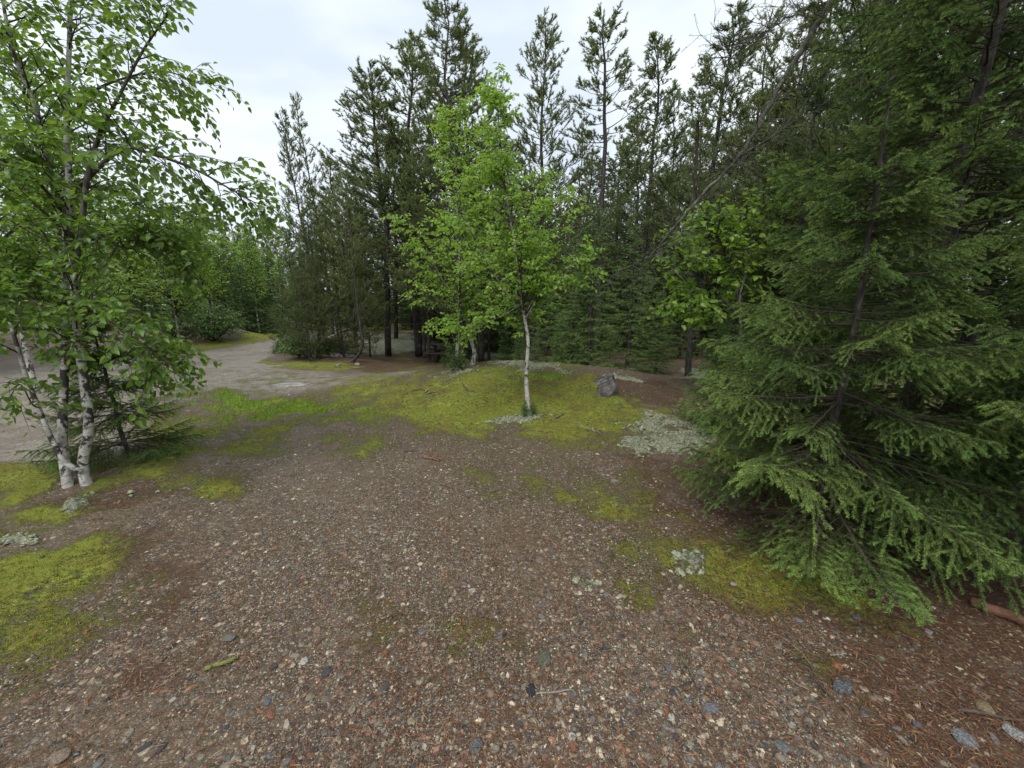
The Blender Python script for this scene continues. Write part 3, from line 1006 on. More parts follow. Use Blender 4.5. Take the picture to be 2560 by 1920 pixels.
def spruce_tree_meshes(seed, H=4.0, spread=0.95, nb=95, dens=115, nl=0.038, nw=0.010, base=0.04, mats=None, gap=0.0, side_n=9):
    """whole small spruce for the middle distance, unit height H; returns trunk mesh and crown mesh"""
    r = np.random.default_rng(seed)
    tr, cr, nd = MB(), MB(), Needles(seed + 5)
    n = 12
    P = np.stack([r.normal(0, 0.012, n).cumsum() * 0.5, r.normal(0, 0.012, n).cumsum() * 0.5, np.linspace(-0.1, H, n)], 1)
    tr.tube(P, np.linspace(0.011 * H + 0.012, 0.004, n), 8, 0, 0.5, 0.1)
    nd.seg(P[-2:], 0.3, 0.9)
    for i in range(nb):
        u = base + (0.985 - base) * (i + r.random()) / nb
        z = u * H
        k = min(int(u * (n - 1)), n - 2)
        p = P[k] + (P[k + 1] - P[k]) * (u * (n - 1) - k)
        prof = (1 - u) ** 0.8 * min(1, 0.6 + u * 3)
        L = spread * prof * r.uniform(0.6, 1.15) + 0.06
        az = i * 2.39996 + r.normal(0, 0.3)
        d = np.array([math.cos(az), math.sin(az), 0])
        el = -0.25 + 0.75 * u
        m = 7
        t = np.linspace(0, 1, m)[:, None]
        B = p + d * L * t + np.array([0, 0, 1.0]) * L * (el * t + (0.22 - 0.1 * u) * t ** 3 - 0.16 * t ** 2)
        cr.tube(B, np.linspace(0.006, 0.0015, m) * (0.6 + L * 0.6), 3, 0, 0.5)
        nd.seg(B[1:], 0, 0.7)
        sd = np.array([-d[1], d[0], 0])
        for q in range(max(3, int(side_n * L / spread) + 3)):
            v = 0.2 + 0.78 * r.random()
            j = min(int(v * (m - 1)), m - 2)
            pp = B[j] + (B[j + 1] - B[j]) * (v * (m - 1) - j)
            l = L * 0.5 * (1 - v) ** 0.6 * r.uniform(0.6, 1.2) + 0.05
            dd = unit(d * 0.8 + sd * (1 if q % 2 else -1) + np.array([0, 0, r.normal(0.0, 0.2)]))
            Q = np.stack([pp, pp + dd * l * 0.5, pp + dd * l + np.array([0, 0, -0.12 * l])])
            nd.seg(Q, 0.1, 0.55 + 0.45 * r.random())
            for w in range(2 if l > 0.15 else 0):
                q0 = Q[0] + (Q[2] - Q[0]) * r.uniform(0.2, 0.8)
                d3 = unit(dd + r.normal(0, 0.6, 3) * np.array([1, 1, 0.4]))
                nd.seg(np.stack([q0, q0 + d3 * l * 0.4]), 0.1, 0.8)
    nd.bake(cr, dens, nl, nw, fwd=0.8, flat=0.3, upward=0.1)
    mm = mats or [M_bark, M_spruce_lit]
    return tr.mesh("trunk", [mm[0]]), cr.mesh("crown", mm, smooth=False)

def pine_tree_meshes(seed, H=10.0, spread=1.5, nb=80, dens=165, nl=0.062, nw=0.0150, base=0.28, mats=None, side_n=8, sparse=0.0, lean=0.0, dead=16, asc=0.55):
    """jack pine: ascending limbs with upturned shoots, bare trunk below with dead stubs"""
    r = np.random.default_rng(seed)
    tr, cr, nd = MB(), MB(), Needles(seed + 5)
    n = 16
    wob = np.cumsum(r.normal(0, 0.05, (n, 2)), 0) * np.linspace(0.2, 1, n)[:, None]
    P = np.stack([wob[:, 0] + lean * np.linspace(0, 1, n) ** 1.2 * H, wob[:, 1], np.linspace(-0.2, H, n)], 1)
    tr.tube(P, 0.0085 * H * np.linspace(1, 0, n) ** 0.8 + 0.008, 8, 0, 0.5, 0.12)
    nd.seg(P[-2:], 0.3, 0.9)
    def on(u):
        k = min(int(u * (n - 1)), n - 2)
        return P[k] + (P[k + 1] - P[k]) * (u * (n - 1) - k)
    for i in range(dead):
        u = r.uniform(0.08, base + 0.12)
        p = on(u)
        az = r.uniform(0, 6.28)
        l = r.uniform(0.3, 1.0)
        d = np.array([math.cos(az), math.sin(az), r.uniform(-0.3, 0.25)])
        B = np.stack([p, p + d * l * 0.5, p + d * l + np.array([0, 0, -0.12 * l])])
        tr.tube(B, np.array([0.012, 0.008, 0.003]), 3, 0, 0.5)
        for w in range(3):
            q = p + d * l * r.uniform(0.3, 0.95)
            e = unit(d + r.normal(0, 0.7, 3))
            tr.tube(np.stack([q, q + e * l * 0.35]), np.array([0.004, 0.002]), 3, 0, 0.5)
    for i in range(nb):
        u = base + (0.985 - base) * ((i + r.random()) / nb) ** 0.92
        if r.random() < sparse * (1 - u) * 1.4:
            continue
        p = on(u)
        rel = (u - base) / (1 - base)
        prof = 1.08 * (1 - rel) ** 0.92 * min(1.0, 0.5 + rel * 2.2)
        L = spread * prof * r.uniform(0.45, 1.25) + 0.14
        az = r.uniform(0, 6.283)
        d = np.array([math.cos(az), math.sin(az), 0])
        el = asc * (0.25 + 1.1 * rel) + r.normal(0, 0.1)
        m = 7
        t = np.linspace(0, 1, m)[:, None]
        B = p + d * L * t + np.array([0, 0, 1.0]) * L * (el * t * 0.5 + 0.35 * t ** 2.2) + r.normal(0, 0.02 * L, (m, 3)) * t
        cr.tube(B, np.linspace(0.016, 0.003, m) * (0.35 + 0.5 * L), 4, 0, 0.5)
        nd.seg(B[4:], 0, 0.8)
        sd = np.array([-d[1], d[0], 0])
        for q in range(int(side_n * (0.4 + 0.6 * L / spread))):
            v = 0.22 + 0.76 * r.random()
            j = min(int(v * (m - 1)), m - 2)
            pp = B[j] + (B[j + 1] - B[j]) * (v * (m - 1) - j)
            l = L * 0.42 * (1 - v * 0.5) * r.uniform(0.5, 1.1) + 0.10
            dd = unit(d * 0.7 + sd * r.normal(0, 0.9) + np.array([0, 0, r.uniform(0.15, 0.9)]))
            Q = np.stack([pp, pp + dd * l * 0.4, pp + dd * l * 0.75 + np.array([0, 0, 0.06 * l]), pp + dd * l + np.array([0, 0, 0.2 * l])])
            cr.tube(Q, np.array([0.005, 0.004, 0.003, 0.002]), 3, 0, 0.5)
            nd.seg(Q[1:], 0.0, 0.6 + 0.4 * r.random())
            for w in range(3):
                q0 = Q[1] + (Q[3] - Q[1]) * r.random()
                d3 = unit(dd * 0.6 + r.normal(0, 0.5, 3) + np.array([0, 0, 0.55]))
                nd.seg(np.stack([q0, q0 + d3 * r.uniform(0.07, 0.16)]), 0.1, 0.9)
    nd.bake(cr, dens, nl, nw, fwd=1.1, upward=0.15)
    mm = mats or [M_bark, M_pine]
    return tr.mesh("trunk", [mm[0]]), cr.mesh("crown", mm, smooth=False)

def put_tree(meshes, name, loc, height_scale, rz, label, cat, group=None, tilt=(0, 0), xy=None):
    root = empty(name, tuple(loc), rz)
    root.rotation_euler = (tilt[0], tilt[1], rz)
    s = height_scale
    root.scale = (s if xy is None else xy, s if xy is None else xy, s)
    link("trunk", meshes[0], root)
    link("crown", meshes[1], root)
    tag(root, label, cat, group)
    return root

def top_to_tree(px, py, y):
    """base and height of a vertical tree standing y metres ahead whose tip shows at px, py"""
    p = at_y(px, py, y)
    g = float(terrain(p[0], p[1]))
    return np.array([p[0], p[1], g - 0.03]), p[2] - g

PINES = [pine_tree_meshes(100 + i, 10.0, sp, nb, base=bs, sparse=spr, side_n=sn, asc=ac) for i, (sp, nb, bs, spr, sn, ac) in enumerate([
    (1.9, 140, 0.20, 0.05, 9, 0.6), (1.5, 110, 0.26, 0.15, 9, 0.75), (2.4, 150, 0.14, 0.0, 10, 0.55), (1.5, 80, 0.35, 0.4, 8, 0.5), (1.6, 100, 0.10, 0.08, 9, 0.65), (2.1, 88, 0.26, 0.28, 9, 0.45), (2.6, 150, 0.015, 0.0, 9, 0.4)])]
SPRUCES = [spruce_tree_meshes(200 + i, 4.0, sp, nb, base=0.03) for i, (sp, nb) in enumerate([(0.95, 120), (1.15, 110), (0.85, 130)])]
DARKSPR = [spruce_tree_meshes(230 + i, 6.0, 1.35, 120, dens=110, nl=0.065, nw=0.022, base=0.04, mats=[M_bark, M_spruce_shaded]) for i in range(2)]

# pines that stand out against the sky
named_pines = [
 # px, py of the tip, metres ahead, mesh, xy spread factor, lean, label
 (745, 228, 14.8, 3, 0.62, -0.10, "taller of the two thin jack pines leaning left beside the gravel road"),
 (700, 268, 14.3, 1, 0.72, -0.13, "lower, bushier-topped of the two jack pines leaning left beside the gravel road"),
 (852, 382, 13.4, 4, 1.3, 0.0, "short bushy jack pine between the leaning pair and the tall pine stand"),
 (925, 178, 16.5, 0, 1.5, 0.0, "dense jack pine with a sloping left edge, first tall one of the central stand"),
 (1010, 92, 17.0, 0, 1.5, 0.0, "tall narrow-topped jack pine next left of the tallest tree"),
 (1135, -12, 14.6, 2, 1.15, 0.0, "tallest and broadest jack pine, its tip reaching the top edge"),
 (1190, 120, 16.5, 4, 1.4, 0.0, "dense jack pine shouldering the right flank of the tallest tree"),
 (1355, 52, 14.5, 0, 0.95, 0.0, "isolated spire-shaped jack pine standing against open sky right of the birches"),
 (1519, 36, 13.6, 3, 1.3, 0.0, "open-crowned jack pine with a long bare leader and dark straight trunk"),
 (1645, 98, 15.5, 1, 1.25, 0.0, "slim pale jack pine with a one-sided top, right of the long bare leader"),
 (1820, 24, 13.0, 1, 1.4, 0.0, "jack pine with two upright tips and a dark trunk above the large-leaved sapling"),
 (1442, 285, 18, 4, 0.7, 0.0, "small jack pine tip filling the gap below two sky-lined spires"),
 (1705, 195, 17, 4, 0.8, 0.0, "lower jack pine tip left of the twin-tipped pine"),
 (1930, 22, 13.5, 5, 0.9, 0.0, "sparse jack pine seen behind the drooping lichened limb"),
]
for i, (px, py, y, mi, xy, ln, lab) in enumerate(named_pines):
    b, H = top_to_tree(px, py, y)
    if ln:
        b[0] -= ln * H * 0.75
    r = put_tree(PINES[mi], "jack_pine", b, H / 10.0, i * 1.7, lab, "pine tree", xy=H / 10.0 * xy)
    if ln:
        r.rotation_euler = (0, 0, 0)
        M = Matrix.Shear('XY', 4, (0, 0))
        r.rotation_euler = (0, math.atan(ln * 0.75), 0)

def zone(x, y):
    px = project(np.array([x]), np.array([y]), np.array([0.5]))[0][0]
    where = ("beyond the road behind the near birch" if px < 640 else "behind the roadside thicket" if px < 880 else "behind the lichen slope" if px < 1060 else
             "behind the picnic table" if px < 1290 else "behind the young spruces" if px < 1700 else "behind the large-leaved sapling" if px < 2000 else "behind the near spruces")
    return where, ("front rows" if math.hypot(x, y) < 20 else "middle rows" if math.hypot(x, y) < 29 else "farthest rows")

behind = [(2010, 50, 13, 0), (2100, -80, 12, 5), (2190, -60, 12.5, 2), (2300, -60, 11.5, 0), (2420, -200, 10, 3), (2530, -150, 10, 2), (2660, -100, 10, 0),
          (1760, 300, 19, 0), (1560, 360, 22, 4), (1390, 400, 23, 0), (1290, 330, 22, 4), (1065, 300, 21, 2), (960, 330, 21, 0), (885, 430, 20, 4), (800, 470, 22, 0),
          (1480, 380, 20, 0), (1620, 330, 20, 2), (1860, 240, 18, 2), (1960, 180, 17, 0), (2060, 200, 16, 4), (2150, 180, 15, 2), (2260, 150, 15, 0), (2380, 100, 14, 2), (2480, 80, 13, 0),
          (1240, 420, 26, 0), (1170, 380, 26, 2), (1340, 450, 27, 2), (1440, 440, 27, 4), (1530, 460, 28, 0), (1640, 430, 26, 4), (1720, 420, 26, 2), (1810, 400, 25, 0), (1010, 430, 27, 0), (920, 470, 27, 4),
          (1910, 380, 24, 4), (2010, 360, 22, 0), (2110, 330, 21, 2), (2230, 300, 20, 0), (2340, 280, 19, 4), (2460, 260, 18, 0), (2560, 250, 17, 2)]
for i, (px, py, y, mi) in enumerate(behind):
    b, H = top_to_tree(px, py, y)
    put_tree(PINES[mi], "jack_pine", b, H / 10.0, i * 2.1, "jack pine in the %s of the dense wood %s" % zone(b[0], b[1])[::-1], "pine tree", "pines, %s, %s" % zone(b[0], b[1]), xy=H / 10.0 * (1.15 + 0.35 * ((i * 37) % 11) / 11), tilt=(0.03 * math.sin(i * 5.1), 0.035 * math.sin(i * 3.3)))

# dark lower conifers that close the wood near the ground
rr = np.random.default_rng(77)
k = 0
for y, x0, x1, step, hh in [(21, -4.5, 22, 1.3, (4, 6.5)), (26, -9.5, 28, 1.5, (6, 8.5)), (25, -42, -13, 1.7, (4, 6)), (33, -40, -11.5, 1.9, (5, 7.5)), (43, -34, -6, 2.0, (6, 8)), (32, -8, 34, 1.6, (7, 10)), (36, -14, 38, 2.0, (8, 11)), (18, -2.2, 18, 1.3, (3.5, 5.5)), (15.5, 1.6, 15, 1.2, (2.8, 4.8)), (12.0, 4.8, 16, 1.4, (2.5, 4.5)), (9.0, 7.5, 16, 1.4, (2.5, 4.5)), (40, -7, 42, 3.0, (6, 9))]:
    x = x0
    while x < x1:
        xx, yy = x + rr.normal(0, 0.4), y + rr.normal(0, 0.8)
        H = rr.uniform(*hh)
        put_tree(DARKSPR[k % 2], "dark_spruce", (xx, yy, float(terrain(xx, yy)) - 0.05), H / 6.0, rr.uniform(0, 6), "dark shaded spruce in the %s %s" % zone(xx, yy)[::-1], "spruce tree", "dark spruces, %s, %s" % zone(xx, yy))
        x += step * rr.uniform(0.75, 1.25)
        k += 1

# small spruces right of the central birch
for i, (px, py, y, mi, lab) in enumerate([
    (1440, 590, 11.5, 0, "slim small spruce behind the mound, left of the two fuller young spruces"),
    (1487, 500, 10.8, 0, "tallest pointed young spruce right of the central birch"),
    (1590, 560, 9.8, 1, "full bushy young spruce directly behind the grey boulder"),
    (1655, 720, 9.2, 2, "low young spruce at the right end of the boulder hump"),
    (1370, 690, 12.5, 1, "low dense young spruce behind the birch trunk on the mound"),
    (1300, 800, 11.5, 2, "smallest spruce just behind the crest of the mossy mound"),
    (1720, 640, 12.5, 0, "young spruce in shade behind the large-leaved sapling"),
    (1850, 620, 12.0, 1, "young spruce half hidden behind the near spruce boughs"),
    ]):
    b, H = top_to_tree(px, py, y)
    put_tree(SPRUCES[mi], "young_spruce", b, H / 4.0, i * 1.3, lab, "spruce tree", xy=H / 4.0 * 1.15)

# ------------------------------------------------------------------ pine thicket on the island beside the road
for i, (px, py, y, mi, xy, lab) in enumerate([
    (712, 570, 12.6, 6, 0.95, "low dark jack pine at the road end of the thicket, boughs near the ground"),
    (765, 520, 12.3, 6, 1.0, "bushy jack pine in the middle of the roadside thicket"),
    (825, 490, 12.9, 6, 0.9, "jack pine with olive boughs at the inner side of the roadside thicket"),
    (745, 620, 11.8, 6, 1.0, "smallest jack pine in front of the roadside thicket"),
    (900, 540, 15.5, 6, 0.8, "olive jack pine standing over the lichen slope"),
    ]):
    b, H = top_to_tree(px, py, y)
    put_tree(PINES[mi], "jack_pine", b, H / 10.0, i * 1.9 + 0.4, lab, "pine tree", xy=H / 10.0 * xy)

def bare_trunk(px, py, toppx, toppy, r0, label, bend=0.0):
    g = on_ground(px, py)
    top = at_y(toppx, toppy, g[1])
    root = empty("pine_trunk", tuple(g))
    mb = MB()
    mid = (top - g) * 0.12 + np.array([bend, 0, 0])
    P = smooth_path([np.array([0, 0, -0.05]), mid, (top - g) * 0.4 + np.array([bend * 0.6, 0, 0]), top - g], 20)
    mb.tube(P, np.linspace(r0, r0 * 0.35, 20), 8, 0, 0.5, 0.15)
    mb.build("trunk", [M_bark], root)
    dm = MB()
    r = np.random.default_rng(int(px))
    for q in range(22):
        p = P[r.integers(4, 19)]
        d = unit(np.array([r.normal(), r.normal(), r.uniform(-0.3, 0.4)]))
        l = r.uniform(0.2, 0.7)
        dm.tube(np.stack([p, p + d * l * 0.5, p + d * l + np.array([0, 0, -0.1 * l])]), np.array([0.008, 0.006, 0.002]), 3)
        for w in range(3):
            e = unit(d + r.normal(0, 0.7, 3))
            q0 = p + d * l * r.uniform(0.4, 0.9)
            dm.tube(np.stack([q0, q0 + e * l * 0.35]), np.array([0.003, 0.0015]), 3)
    dm.build("dead_twigs", [M_lichen_twig], root)['kind'] = 'stuff'
    # a crown of needles on top, from the pine mesh
    tag(root, label, "pine tree")
    c = link("crown", PINES[3][1], root)
    hh = float(top[2] - g[2])
    c.scale = (hh / 9.0 * 0.8, hh / 9.0 * 0.8, hh / 9.0)
    c.location = (float(P[-1][0]) * 0.5, 0, hh * 0.1)
    return root
bare_trunk(878, 905, 872, 520, 0.06, "pine trunk with a curved foot between two pale stones", 0.35)
bare_trunk(905, 868, 893, 520, 0.06, "straight pine trunk behind the one with the curved foot")
bare_trunk(916, 850, 912, 480, 0.05, "thinnest straight pine trunk at the back of the curved-foot trunk")
bare_trunk(1073, 905, 1060, 420, 0.08, "leaning dark pine trunk just left of the picnic table")
bare_trunk(1062, 895, 1050, 440, 0.075, "dark pine trunk left of and behind the one leaning at the table")
bare_trunk(1043, 862, 1043, 500, 0.05, "short-looking dark trunk standing on the pale lichen slope")
bare_trunk(1168, 905, 1150, 420, 0.09, "dark trunk in front of the middle of the picnic table")
bare_trunk(1222, 900, 1228, 440, 0.08, "dark pine trunk just right of the white crooked birch")
bare_trunk(1268, 898, 1275, 460, 0.07, "dark trunk midway between the two birches, behind the mound")
bare_trunk(1720, 940, 1745, 300, 0.08, "dark lichened trunk between the young spruces and the sapling")

# ------------------------------------------------------------------ birches in the middle
def mound_birch(base_px, stem, r0, seed, leaf, label, sides, n_parts, y=None, mat=M_birch_leaf, twl=0.2, slen=0.75, lpm=34, small=False, extra=()):
    g = on_ground(*base_px)
    depth = g[1] * CP - (g[2] - CAM_H) * SP
    B = Broadleaf(seed, leaf)
    pts = [g + np.array([0, 0, -0.05])] + [at_depth(px, py, depth + dz) for px, py, dz in stem]
    P = B.limb(pts, r0, 0.006, 9, 0.0, 0.95, 34, 0.1)
    for (t0, t1, ns, sl) in sides:
        B.foliate(P, t0, t1, ns, sl, 6, twl, lpm, up=0.45, droop=0.30, taper=0.55)
    for e in extra:
        Q = B.limb([at_depth(px, py, depth + dz) for px, py, dz in e[0]], e[1], 0.004, 6, 0.5, 1.0, 18, 0.1)
        B.foliate(Q, e[2], 1.0, e[3], e[4], 5, twl, lpm, up=0.35, droop=0.35, taper=0.4)
    root = empty("birch_tree", tuple(g))
    finish_broadleaf(B, root, [M_birch], mat, n_parts, small)
    tag(root, label, "birch tree")
    return root

mound_birch((1325, 1045), [(1318, 990, 0), (1316, 930, 0), (1320, 850, 0), (1308, 775, 0), (1298, 690, 0.05), (1285, 600, 0.1), (1262, 460, 0.1), (1248, 320, 0.1), (1240, 215, 0.1)],
            0.036, 41, 0.058, "slender birch with a pale single trunk rising from lichen at the mossy mound's foot",
            [(0.33, 0.50, 14, 0.55), (0.40, 0.62, 26, 1.05), (0.55, 0.80, 34, 0.85), (0.75, 1.0, 26, 0.42)], 300,
            extra=[([(1312, 800, 0), (1345, 740, -0.1), (1380, 660, -0.2), (1400, 560, -0.3), (1400, 470, -0.3)], 0.013, 0.2, 15, 0.5),
                   ([(1315, 790, 0), (1270, 740, -0.2), (1210, 640, -0.3), (1170, 560, -0.3), (1140, 480, -0.2)], 0.013, 0.25, 15, 0.5),
                   ([(1315, 780, 0), (1350, 730, -0.2), (1420, 680, -0.3), (1475, 640, -0.4)], 0.014, 0.3, 9, 0.3),
                   ([(1312, 790, 0), (1290, 720, 0.3), (1330, 620, 0.5), (1345, 500, 0.5), (1350, 430, .5)], 0.016, 0.25, 13, 0.5),
                   ([(1305, 760, 0), (1255, 790, -0.2), (1190, 815, -0.4), (1140, 835, -0.5)], 0.010, 0.3, 8, 0.22)])
mound_birch((1140, 925), [(1143, 870, 0), (1146, 800, 0), (1148, 720, 0), (1146, 620, 0), (1142, 500, 0), (1138, 380, 0), (1130, 275, 0)],
            0.042, 42, 0.058, "left-hand birch of the pair on the mound crest, leafy shoots round its foot",
            [(0.10, 0.35, 12, 0.8), (0.3, 0.65, 50, 1.3), (0.6, 1.0, 55, 0.85)], 250,
            extra=[([(1146, 760, 0), (1100, 690, -0.3), (1060, 610, -0.5), (1010, 545, -0.6)], 0.018, 0.2, 14, 0.5),
                   ([(1146, 800, 0), (1115, 760, -0.3), (1080, 740, -0.5), (1040, 720, -0.5)], 0.012, 0.3, 8, 0.4),
                   ([(1147, 700, 0), (1180, 620, 0.3), (1200, 520, 0.4), (1200, 430, 0.4)], 0.016, 0.2, 14, 0.6),
                   ([(1143, 860, 0), (1120, 820, -0.2), (1090, 800, -0.4)], 0.010, 0.3, 6, 0.35)])
mound_birch((1180, 912), [(1186, 880, 0), (1178, 850, 0), (1184, 820, 0), (1182, 760, 0), (1186, 680, 0), (1200, 560, 0), (1210, 430, 0), (1215, 330, 0)],
            0.046, 43, 0.055, "right-hand birch of the pair on the mound crest, with a crooked white trunk",
            [(0.35, 0.65, 40, 1.0), (0.6, 1.0, 40, 0.65)], 150)

# leafy sapling with large leaves in front of the wood, right
def sapling():
    g = on_ground(1840, 960)
    g[1] = 6.6
    g[0] = at_y(1850, 700, 6.6)[0]
    g[2] = float(terrain(g[0], g[1]))
    dep = g[1] * CP - (g[2] - CAM_H) * SP
    B = Broadleaf(61, 0.10)
    D = lambda px, py, dz=0: at_depth(px, py, 6.3 + dz)
    base = g + np.array([0, 0, -0.05])
    S1 = B.limb([base, D(1850, 850), D(1848, 760), D(1862, 690), D(1880, 620), D(1900, 540), D(1915, 505)], 0.03, 0.005, 7, 0.6, 1.0, 24)
    S2 = B.limb([D(1848, 790), D(1838, 700), D(1815, 640), D(1790, 580), D(1770, 540)], 0.016, 0.004, 6, 0.9, 1.0, 18)
    S3 = B.limb([D(1848, 800), D(1810, 750), D(1760, 700), D(1710, 660), D(1690, 600)], 0.014, 0.004, 6, 0.9, 1.0, 18)
    S4 = B.limb([D(1845, 830), D(1800, 790), D(1740, 765), D(1690, 745)], 0.012, 0.004, 6, 0.9, 1.0, 18)
    for S, ns, sl in ((S1, 26, 0.42), (S2, 28, 0.5), (S3, 26, 0.45), (S4, 22, 0.38)):
        B.foliate(S, 0.3, 1.0, ns, sl, 4, 0.22, 17, up=0.35, droop=0.3, taper=0.3)
    root = empty("leafy_sapling", tuple(g))
    finish_broadleaf(B, root, [M_birch], M_birch_leaf, 300)
    tag(root, "sapling with large bright green leaves between the dark wood and near spruces", "sapling")
sapling()

# ------------------------------------------------------------------ big multi-stemmed birch at the left
def left_birch():
    g = on_ground(192, 1218)
    B = Broadleaf(71, 0.056)
    dg = g[1] * CP - (g[2] - CAM_H) * SP
    D = lambda px, py, dz=0.0: at_depth(px, py, dg + 0.03 + dz)
    def D0(px, py):
        p = on_ground(px, py)
        return p + np.array([0, 0, -0.20])
    limbs = []
    A = B.limb([D0(169, 1226), D(160, 1150), D(156, 1072), D(161, 945, .05), D(163, 820, .1), D(166, 650, .15), D(160, 540, .2), D(140, 470, .2), D(114, 380, .1), D(84, 253, 0), D(40, 150, -.1), D(10, 20, -.2), D(-10, -130, -.2)], 0.036, 0.008, 12, 0.0, 0.35, 44, 0.1)
    C = B.limb([D0(222, 1218), D(207, 1165), D(222, 1072, -.02), D(212, 966, -.03), D(197, 860), D(188, 760), D(183, 675), D(177, 590), D(171, 422), D(166, 295), D(173, 126), D(177, 0), D(190, -180)], 0.037, 0.012, 12, 0.0, 0.3, 44, 0.1)
    E = B.limb([D(204, 1180, -.03), D(160, 1152, -.08), D(127, 1093, -.1), D(101, 1030, -.12), D(67, 945, -.15), D(34, 835, -.2), D(8, 760, -.2), D(-60, 600, -.3), D(-120, 420, -.3)], 0.022, 0.006, 9, 0.0, 0.5, 32, 0.12)
    G = B.limb([D(183, 690), D(202, 590, -.1), D(219, 443, -.2), D(249, 337, -.25), D(291, 253, -.3), D(358, 126, -.35), D(422, 34, -.35)], 0.024, 0.005, 7, 0.75, 1.0, 30, 0.15)
    H1 = B.limb([D(195, 470, -.1), D(300, 375, -.3), D(380, 385, -.35), D(485, 422, -.3), D(580, 475, -.2), D(640, 508, -.1)], 0.018, 0.004, 6, 0.9, 1.0, 28, 0.2)
    H2 = B.limb([D(190, 560, .1), D(240, 575, .0), D(310, 620, -.1), D(370, 610, -.1), D(460, 640, 0)], 0.018, 0.004, 6, 0.9, 1.0, 24, 0.2)
    H3 = B.limb([D(175, 300), D(230, 230, .2), D(330, 190, .3), D(420, 180, .3), D(500, 210, .3)], 0.014, 0.004, 6, 0.8, 1.0, 20, 0.15)
    H4 = B.limb([D(186, 780), D(240, 800, -.2), D(300, 820, -.3), D(370, 870, -.35), D(400, 890, -.3)], 0.010, 0.003, 5, 0.9, 1.0, 18, 0.1)
    H5 = B.limb([D(160, 800, .1), D(110, 760, -.2), D(60, 740, -.4), D(20, 760, -.5)], 0.010, 0.003, 5, 0.9, 1.0, 16, 0.1)
    H6 = B.limb([D(100, 1020, -.1), D(80, 1010, -.3), D(50, 960, -.35), D(20, 1000, -.4)], 0.006, 0.003, 5, 0.9, 1.0, 12, 0.1)
    H7 = B.limb([D(150, 520, .1), D(80, 440, -.1), D(0, 400, -.3), D(-80, 420, -.4)], 0.014, 0.004, 6, 0.8, 1.0, 18, 0.1)
    H8 = B.limb([D(190, 460, 0), D(300, 480, .4), D(400, 520, .5), D(480, 560, .5)], 0.014, 0.004, 6, 0.9, 1.0, 20, 0.15)
    fol = [(A, 0.42, 1.0, 52, 0.62, 5), (C, 0.45, 1.0, 60, 0.66, 5), (E, 0.55, 1.0, 16, 0.45, 5), (G, 0.2, 1.0, 34, 0.42, 5), (H1, 0.12, 1.0, 36, 0.42, 4),
           (H2, 0.25, 1.0, 40, 0.40, 5), (H3, 0.3, 1.0, 18, 0.36, 4), (H4, 0.25, 1.0, 26, 0.34, 5), (H5, 0.2, 1.0, 18, 0.30, 4), (H6, 0.2, 1, 5, 0.15, 3), (H7, 0.2, 1, 22, 0.4, 4), (H8, 0.2, 1, 18, 0.34, 4)]
    for (Q, t0, t1, ns, sl, nt) in fol:
        B.foliate(Q, t0, t1, ns, sl, nt, 0.17, 30, up=0.25, droop=0.40, taper=0.35)
    B.foliate(C, 0.28, 0.45, 20, 0.48, 5, 0.15, 28, up=0.2, droop=0.4, taper=0.0)
    B.foliate(A, 0.26, 0.42, 20, 0.46, 5, 0.15, 28, up=0.2, droop=0.4, taper=0.0)
    J2 = B.limb([D(160, 700, .2), D(100, 680, .1), D(40, 660, 0), D(-20, 690, 0)], 0.010, 0.003, 5, 0.9, 1.0, 16, 0.1)
    B.foliate(J2, 0.2, 1.0, 20, 0.36, 4, 0.16, 28, up=0.2, droop=0.4, taper=0.1)
    root = empty("birch_tree", tuple(g))
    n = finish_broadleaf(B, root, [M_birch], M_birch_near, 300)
    print("left birch leaves", n)
    tag(root, "large near birch with several white stems fanning from one foot beside a small spruce", "birch tree")
left_birch()

# second birch behind it, thick white trunk
def birch_variant(seed, H, r0, leaf, nside, slen, t0=0.3, lpm=22, small=True, lean=0.05, mat=M_birch_leaf, ntw=5, twl=0.25):
    B = Broadleaf(seed, leaf)
    pts = [np.array([0, 0, -0.1]), np.array([lean * 0.3, 0.02, H * 0.25]), np.array([-lean * 0.4, -0.04, H * 0.5]), np.array([lean, 0.05, H * 0.75]), np.array([lean * 0.6, 0, H])]
    P = B.limb(pts, r0, 0.006, 7, 0.0, 0.7, 24, 0.1)
    B.foliate(P, t0, 1.0, nside, slen, ntw, twl, lpm, up=0.5, droop=0.3, taper=0.7)
    tm = B.mb.mesh("trunk", [M_birch])
    p, a, nn, s = B.leaves()
    mb = MB()
    mb.stamp(LEAF_S_V, LEAF_S_T, p, frames(a, nn), s)
    return tm, mb.mesh("crown", [mat], smooth=False)
BIRCHES = [birch_variant(300, 7.0, 0.06, 0.10, 110, 1.4), birch_variant(301, 7.0, 0.05, 0.10, 85, 1.0, 0.35, lean=0.2), birch_variant(302, 7.0, 0.055, 0.10, 120, 1.7, 0.18, lean=-0.15)]
BIRCH_D = [birch_variant(310, 7.0, 0.06, 0.085, 80, 1.5, 0.2, mat=M_dark_leaf)]
